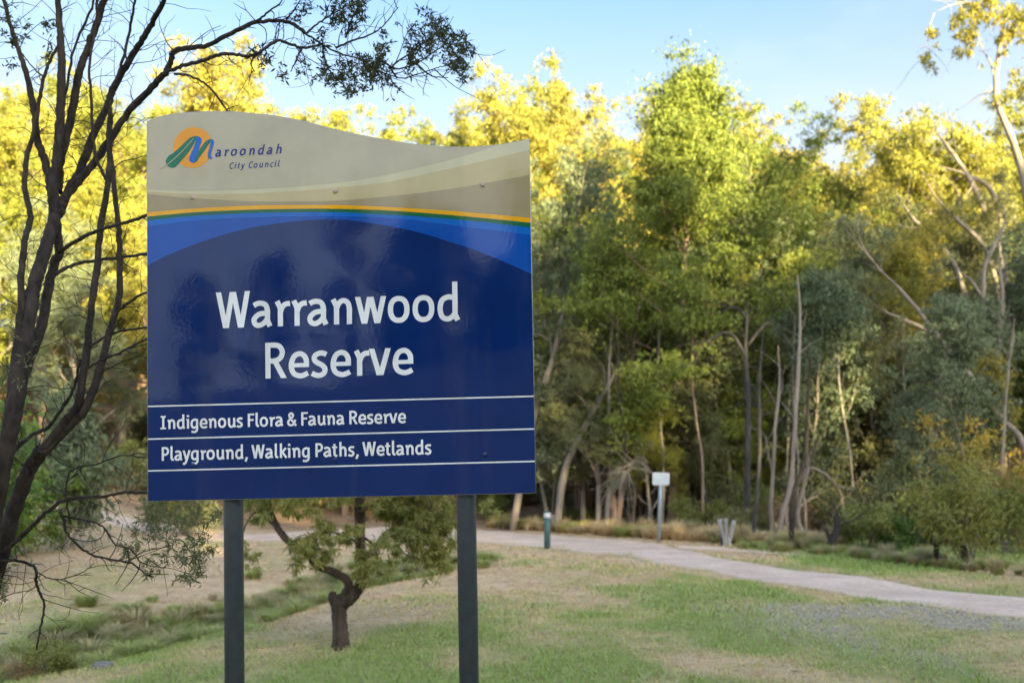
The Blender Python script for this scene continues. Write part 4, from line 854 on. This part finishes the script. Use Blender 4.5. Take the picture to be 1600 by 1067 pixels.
# ------------------------------------------------------------------ dark many-stemmed tree in the left foreground
TY = 5.0
def dp(px, py): return .30 * math.sin(px / 95 + .5) + .25 * math.sin(py / 170 + 1) - .2
fo = P(-60, 1263, TY); fo.z = gz(fo.x, fo.y)
ft = empty('bare_tree', fo); tag(ft, 'dark many stemmed bare tree in the left foreground, branch arching over the large sign', 'tree')
STEMS = []
def fstem(pts, a_, b_, name='branch', bow=.0, k=9, reg=True, wob=.55):
    n_ = len(pts); bw = random.uniform(-.12, .12) if reg else random.uniform(-.2, .2)
    q = [(p[0], p[1], dp(*p[:2]) + bw * math.sin(math.pi * i / (n_ - 1))) for i, p in enumerate(pts)]
    o, c = limb(q, ft, name, a_, b_, 'bark_fore', fo, TY, k, .22, wob)
    if reg: STEMS.append((pts, a_ if not np.ndim(a_) else a_[0], b_ if not np.ndim(a_) else a_[-1]))
    return o
fstem([(-60, 1275), (-52, 1100), (-40, 950), (-22, 850), (0, 745), (12, 690), (22, 640), (36, 560), (48, 480), (51, 456), (66, 405), (78, 370), (86, 330)], [28, 18, 14, 12.5, 11.5, 10.5, 10, 9.5, 9], 0, 'trunk', k=14)
fstem([(-50, 1150), (-30, 1000), (-12, 910), (2, 862), (25, 790), (44, 737), (60, 712), (68, 700)], [17, 14, 12, 11, 10], 0, 'trunk', k=12)
fstem([(62, 708), (95, 668), (123, 629), (128, 595), (137, 540), (143, 480), (152, 415), (158, 354), (168, 290), (171, 253), (172, 200), (174, 177), (170, 150)], [7, 6, 5.5, 5, 4, 1.5], 0)
fstem([(64, 712), (100, 676), (133, 639), (155, 580), (167, 535), (180, 490), (187, 456), (187, 400), (185, 354), (179, 300), (175, 253), (168, 215), (172, 170)], [6.5, 6, 5, 4.5, 4, 1.5], 0)
fstem([(22, 703), (50, 680), (74, 668), (96, 640), (114, 610), (126, 560)], 3.2, 2)
fstem([(20, 660), (33, 600), (52, 545), (66, 506), (74, 460), (84, 415), (93, 395), (90, 360), (87, 335)], [9, 8, 7.5, 7, 6], 0)
fstem([(5, 740), (10, 680), (16, 620), (25, 550), (33, 486), (33, 440), (36, 395), (42, 362), (48, 339), (42, 310), (38, 289), (42, 245), (51, 213), (60, 165), (68, 122), (80, 92), (91, 71)], [7, 6, 5, 4.5, 4, 3, 2], 0)
fstem([(86, 335), (80, 305), (76, 273), (66, 240), (58, 218), (54, 175), (46, 137), (36, 98), (25, 66), (14, 30), (4, -12)], [7, 6.5, 6, 5.5, 4.5, 3.5, 3], 0)
fstem([(86, 335), (84, 290), (88, 260), (91, 225), (94, 180), (96, 127), (96, 85), (94, 50), (92, 20), (90, -15)], [9, 8, 7, 6.5, 5.5, 4.5], 0)
fstem([(90, 300), (92, 262), (101, 225), (112, 180), (120, 130), (126, 105), (136, 80), (147, 50), (156, 22), (168, -15)], [8, 7, 6.5, 6, 5.5, 5], 0)
fstem([(90, 335), (106, 300), (127, 263), (146, 210), (167, 167), (178, 137), (200, 98), (223, 61), (240, 32), (262, -12)], [8, 7, 6, 5.5, 4.5, 3.5], 0)
fstem([(95, 325), (105, 305), (130, 275), (152, 248), (178, 208), (203, 172), (232, 142), (258, 114), (266, 98), (273, 81), (298, 75), (324, 71), (362, 52), (400, 35), (430, 33), (453, 36), (468, 44), (478, 53)], [7, 6, 5.5, 5, 4.5, 3.5, 3, 2.6, 2.2], 0)
fstem([(258, 114), (285, 103), (314, 96), (335, 88), (354, 84), (378, 87), (400, 85), (434, 64), (455, 70), (472, 75), (488, 73), (503, 69)], [3, 2.6, 2.2, 2, 1.7], 0)
fstem([(273, 116), (292, 118), (314, 127), (335, 145), (354, 172), (360, 178)], 2.0, 1.2)
fstem([(178, 137), (190, 100), (200, 60), (208, 20), (212, -10)], 2.5, 1.8)
fstem([(104, 225), (98, 180), (106, 128), (118, 70), (140, 20), (150, -12)], 2.6, 1.8)
fstem([(168, 285), (148, 240), (143, 170), (140, 100), (150, 40), (152, -10)], 2.6, 1.8)
fstem([(70, 122), (50, 105), (35, 85)], 1.3, .8)
fstem([(91, 395), (120, 376), (152, 360), (190, 350), (228, 337), (262, 318)], [3.2, 2.8, 2.4, 2], 0)
fstem([(88, 428), (106, 418), (127, 411), (170, 405), (228, 397), (260, 392)], [3, 2.6, 2.4, 2], 0)
fstem([(185, 486), (205, 470), (228, 457), (255, 448)], 2.2, 1.6)
fstem([(140, 540), (180, 520), (228, 512), (260, 505)], 2, 1.4)
fstem([(136, 575), (165, 560), (200, 545), (250, 520)], 2, 1.3)
fstem([(5, 862), (30, 842), (54, 817), (75, 798), (99, 782), (130, 777), (163, 775), (195, 769), (227, 770), (262, 764)], [3.8, 3.2, 2.8, 2.2, 1.8], 0)
fstem([(94, 800), (100, 815), (104, 831), (122, 852), (143, 866), (175, 874), (198, 878), (215, 885), (227, 896), (240, 902)], [2.2, 1.9, 1.5, 1], 0)
fstem([(99, 806), (130, 812), (160, 822), (180, 850), (205, 858), (220, 880)], 1.8, .9)
fstem([(0, 876), (28, 876), (54, 886), (57, 905), (59, 920), (66, 934), (69, 950), (62, 985), (57, 1014)], [2.6, 2.3, 2, 1.4], 0)
fstem([(110, 817), (103, 770), (112, 735), (150, 725), (190, 712), (225, 715)], 1.6, 1)
fstem([(54, 890), (70, 900), (95, 905), (130, 893), (148, 878)], 1.1, .6)
# overhanging leafy spray
SPR = [[(453, 36), (478, 53), (503, 69), (531, 84), (566, 94), (587, 109), (625, 122), (644, 119), (675, 109), (694, 103), (715, 98)], [(525, 75), (550, 64), (575, 56), (594, 45), (612, 25), (622, 12)], [(594, 94), (619, 108), (650, 100), (680, 80), (705, 66), (728, 60)],
       [(447, 31), (460, 16), (472, -6)], [(400, 35), (419, 19), (437, 6), (448, -8)], [(503, 69), (508, 95), (520, 118), (535, 132)], [(472, 75), (462, 95), (455, 112)], [(566, 94), (576, 112), (592, 128)], [(540, 60), (548, 35), (560, 12), (572, -6)], [(620, 122), (612, 105), (640, 84), (668, 62), (690, 48)],
       [(478, 53), (495, 38), (520, 22), (545, 8)], [(400, 85), (392, 100), (398, 112)], [(650, 100), (672, 118), (700, 122)]]
for q in SPR: fstem(q, 1.7, .7, k=6, wob=.4)
# fine twigs along everything
TW = []
tr = np.random.default_rng(12)
def twig(px, py, ang, L, r0=.9):
    pts = [(px, py)]; 
    for k in range(4):
        ang += tr.normal() * .35; px += math.cos(ang) * L / 4; py += math.sin(ang) * L / 4; pts.append((px, py))
    bw = tr.normal() * .15; d0 = dp(*pts[0])
    q = [P(p[0], p[1], TY + d0 + (dp(*p) - d0) * i / 4 + bw * i / 4) - fo for i, p in enumerate(pts)]
    TW.append((q, r0)); return pts
tips = []
for (pts, a_, b_) in STEMS:
    n_ = len(pts)
    for i in range(n_ - 1):
        seg = math.hypot(pts[i + 1][0] - pts[i][0], pts[i + 1][1] - pts[i][1])
        for _ in range(int(seg / 15 + tr.random())):
            t_ = tr.random(); x = pts[i][0] + (pts[i + 1][0] - pts[i][0]) * t_; y = pts[i][1] + (pts[i + 1][1] - pts[i][1]) * t_
            if y > 1000: continue
            base = math.atan2(pts[i + 1][1] - pts[i][1], pts[i + 1][0] - pts[i][0]); a2 = base + tr.choice([-1, 1]) * (.5 + .6 * tr.random())
            L = 22 + 70 * tr.random() ** 1.8
            tp = twig(x, y, a2, L, .45 + .55 * tr.random()); tips.append(tp)
            if tr.random() < .55: tips.append(twig(tp[2][0], tp[2][1], a2 + tr.choice([-1, 1]) * .7, L * .6, .5))
mb = MB()
for q, r0 in TW:
    c = catmull(q, 2); mb.tube(c, np.linspace(r0, r0 * .45, len(c)) * TY / FPX, 4, cap=False)
tw = ob('twigs', mb.mesh('twigs', M['bark_fore']), ft); tw['kind'] = 'stuff'
# leaves: dense on the spray, sparse elsewhere, drooping cluster at lower left
lc = []; lr = []
def lcl(px, py, rp, n_, dy=0):
    for _ in range(n_):
        an = tr.random() * 6.28; d = rp * tr.random() ** .5; x, y = px + d * math.cos(an), py + d * math.sin(an)
        lc.append(P(x, y, TY + dp(px, py) + dy + tr.normal() * .12) - fo); lr.append((5 + 6 * tr.random()) * TY / FPX)
for a in [(700, 70, 30, 46), (720, 90, 22, 26), (680, 60, 28, 22), (655, 78, 24, 14), (690, 48, 18, 8), (720, 112, 14, 10), (650, 90, 18, 10), (545, 22, 28, 24), (560, 8, 24, 18), (520, 14, 22, 10), (525, 105, 26, 20), (560, 118, 30, 26), (590, 112, 22, 14), (540, 132, 22, 14), (505, 60, 20, 8), (580, 92, 18, 10), (600, 60, 18, 7), (470, 100, 16, 5), (440, 110, 14, 4), (500, 120, 16, 6), (640, 30, 26, 6), (680, 22, 14, 3), (620, 130, 24, 8), (480, 20, 22, 7), (416, 78, 18, 5), (405, 92, 14, 4),
          (14, 20, 20, 7), (40, 50, 24, 6), (60, 30, 24, 5), (10, 60, 14, 4), (70, 75, 14, 3), (30, 100, 16, 2)]: lcl(*a)
V1, F1 = leaves(lc, lr, 5200, .030, .0085, 9, .1, 1, .5)
ob('leaves', mesh_np('leaves', V1, F1, M['dark_leaf']), ft)
lc = []; lr = []
for a in [(230, 820, 30, 16), (262, 850, 34, 20), (290, 880, 30, 16), (300, 830, 30, 14), (318, 860, 22, 10), (210, 850, 22, 8), (245, 890, 20, 7), (310, 905, 14, 5), (330, 800, 14, 5), (255, 795, 24, 10), (290, 800, 22, 8), (10, 905, 16, 10), (5, 935, 12, 6), (25, 560, 28, 18), (12, 600, 26, 14), (40, 525, 20, 8), (15, 500, 26, 8), (5, 650, 18, 6), (130, 670, 20, 4)]: lcl(*a, .15)
V1, F1 = leaves(lc, lr, 3600, .032, .0065, 10, .1, 1, .5)
o = ob('leaves', mesh_np('leaves', V1, F1, M['olive']), ft); o['label'] = 'olive green leaves on the low drooping twigs'

# ------------------------------------------------------------------ path bollard, small sign, timber posts
g = ground(855, 857.5); k = g.y / FPX; hb = 59 * k; rb = 5.0 * k
bo = empty('bollard', g); tag(bo, 'dark green bollard with a pale reflective band beside the path', 'bollard')
mb = MB(); mb.tube([(0, 0, -.1), (0, 0, .4), (0, 0, hb - 10.5 * k)], rb, 20); ob('shaft', mb.mesh('shaft', M['bollard']), bo)
mb = MB(); mb.tube([(0, 0, hb - 10.5 * k), (0, 0, hb - 10 * k), (0, 0, hb - 2.6 * k)], [rb * .95, rb * 1.06, rb * 1.06], 20); ob('reflective_band', mb.mesh('reflective_band', M['white']), bo)
mb = MB(); mb.tube([(0, 0, hb - 2.6 * k), (0, 0, hb - 1.6 * k), (0, 0, hb - .7 * k), (0, 0, hb)], [rb * 1.12, rb * 1.1, rb * .8, rb * .2], 20); ob('cap', mb.mesh('cap', M['bollard']), bo)
g = ground(1029.5, 848); k = g.y / FPX
ss_ = empty('small_sign', g); tag(ss_, 'small blank white sign on a thin leaning metal pole beside the path', 'sign'); ss_.rotation_euler = (0, R(1.6), 0)
mb = MB(); mb.tube([(0, 0, -.1), (0, 0, 60 * k), (0, 0, 108 * k)], 2.9 * k, 12); ob('pole', mb.mesh('pole', M['galv']), ss_)
def rrect(w_, h_, r, d):
    pts = []
    for cx_, cz_, a0 in ((w_ - r, h_ - r, 0), (-w_ + r, h_ - r, 90), (-w_ + r, -h_ + r, 180), (w_ - r, -h_ + r, 270)):
        for q in range(6): a_ = R(a0 + q * 18); pts.append((cx_ + r * math.cos(a_), cz_ + r * math.sin(a_)))
    n_ = len(pts); V = [(x, 0, z) for x, z in pts] + [(x, d, z) for x, z in pts]
    me = bpy.data.meshes.new('sign_plate'); me.from_pydata(V, [], [list(range(n_)), list(range(2 * n_ - 1, n_ - 1, -1))] + [[i, i + n_, (i + 1) % n_ + n_, (i + 1) % n_] for i in range(n_)]); return me
me = rrect(13.2 * k, 9.8 * k, 2.6 * k, .01); me.materials.append(M['white']); o = ob('sign_plate', me, ss_); o.location = (0, -3.6 * k, 100 * k)
me = rrect(11.5 * k, 8.1 * k, 2 * k, .004); me.materials.append(plain('pale_blue_print', (.60, .68, .74), (.55, .62, .68), 6, .5, bs=0)); o = ob('printed_face', me, ss_); o.location = (0, -3.6 * k - .005, 100 * k)
def timber(name, label, base, posts, cat):
    g = ground(*base); k = g.y / FPX; o = empty(name, g); tag(o, label, cat)
    for (x0, x1, z0, z1, wpx, mt) in posts:
        n_ = 6; c = np.array([(x0 + (x1 - x0) * t_, 0, z0 + (z1 - z0) * t_) for t_ in np.linspace(0, 1, n_)]) * k
        mb = MB(); mb.tube(c, np.linspace(wpx * .85, wpx, n_) * k, 8, rough=.2); ob('post', mb.mesh('post', M[mt]), o)
    return o
timber('post_cluster', 'three splayed weathered timber posts in a W shape at the forest edge', (1134, 853), [(-2, -10, -3, 42, 3.6, 'weathered'), (0, 0, -3, 43, 3.6, 'weathered'), (3, 13, -3, 40, 3.8, 'weathered'), (-6, -5, -3, 14, 3, 'burnt'), (5, 6, -3, 12, 3.4, 'white')], 'posts')
timber('timber_post', 'short grey timber post just right of the bollard', (865, 829), [(0, 0, -3, 25, 3.2, 'weathered'), (.5, .5, -2, 11, 3.6, 'burnt')], 'post')
timber('timber_post', 'dark timber post with a grey top left of the orange tipped shrub', (1463, 881), [(0, 0, -3, 38, 4.6, 'bark_dark'), (0, 0, 38, 49, 4.8, 'weathered')], 'post')
timber('tree_stump', 'dark thin stump at the foot of the orange tipped shrub', (1507, 888), [(0, -1, -3, 36, 5.5, 'bark_dark'), (0, 4, 34, 80, 2.6, 'bark_grey')], 'stump')

# ------------------------------------------------------------------ wooded ridge behind the photographer: it shades the clearing
def ridge(D, half, n, h_of, seed):
    r = np.random.default_rng(seed); C = []; CR = []; mb = MB()
    sx, sy = math.sin(R(SUN_AZ)), -math.cos(R(SUN_AZ)); ux, uy = math.cos(R(SUN_AZ)), math.sin(R(SUN_AZ))
    for i in range(n):
        t_ = -half + 2 * half * (i + .6 * r.random()) / n; dd = D + r.normal() * 3
        x, y = sx * dd + ux * t_, sy * dd + uy * t_; z = gz(x, y); hh = h_of(t_) * (1 + .07 * r.normal()) - z
        if t_ < -14:
            if r.random() < .10: continue
            hh *= 1.22 + .3 * r.random()
        if hh < 4: continue
        mb.tube([(x, y, z - .3), (x + r.normal() * .4, y, z + hh * .5), (x, y, z + hh * .85)], [.3, .2, .08], 6)
        for k in range(34):
            q = r.random(); an = r.random() * 6.28; rr = 3.0 * (1 - q * .6) * math.sqrt(r.random())
            C.append((x + rr * math.cos(an), y + rr * math.sin(an), z + hh * (.04 + .96 * q))); CR.append(1.1 + .5 * r.random())
    V, Fq = leaves(C, CR, n * 2500, .52, .3, seed, .3, .8, .4)
    return mb, V, Fq
mb1, V1, F1 = ridge(48, 62, 40, lambda t_: 27.8 + .085 * t_ + 1.6 * math.sin(t_ * .21) + 1.2 * math.sin(t_ * .55), 3)
mb2, V2, F2 = ridge(62, 62, 34, lambda t_: 29.6 + .085 * t_ + 1.5 * math.sin(t_ * .17 + 2), 4)
wd = empty('wood_behind', (0, 0, 0)); tag(wd, 'wooded ridge behind the viewer that shades the clearing', 'wood', kind='stuff')
o = ob('crowns', mesh_np('crowns', np.concatenate([V1, V2]), np.concatenate([F1, F2 + len(V1)]), M['olive']), wd); o['kind'] = 'stuff'
for q in (mb1, mb2): o = ob('trunks', q.mesh('trunks', M['bark_grey']), wd); o['kind'] = 'stuff'
by = {}
for o in S.objects:
    if o.parent is None and o.get('category') and o.get('group') and o['group'] != HID: by.setdefault(o['label'], []).append(o)
for lb, L in by.items():
    if 1 < len(L) < 6:
        L.sort(key=lambda o: o.location.y); nm = {2: ['nearer one', 'farther one'], 3: ['nearest', 'middle', 'farthest'], 4: ['nearest', 'second nearest', 'third nearest', 'farthest'], 5: ['nearest', 'second nearest', 'third nearest', 'fourth nearest', 'farthest']}[len(L)]
        for o, n_ in zip(L, nm):
            if len((lb + ' ' + n_).split()) <= 16: o['label'] = lb + ', ' + n_
print('TRIS', sum(len(m.polygons) for m in bpy.data.meshes) * 2)
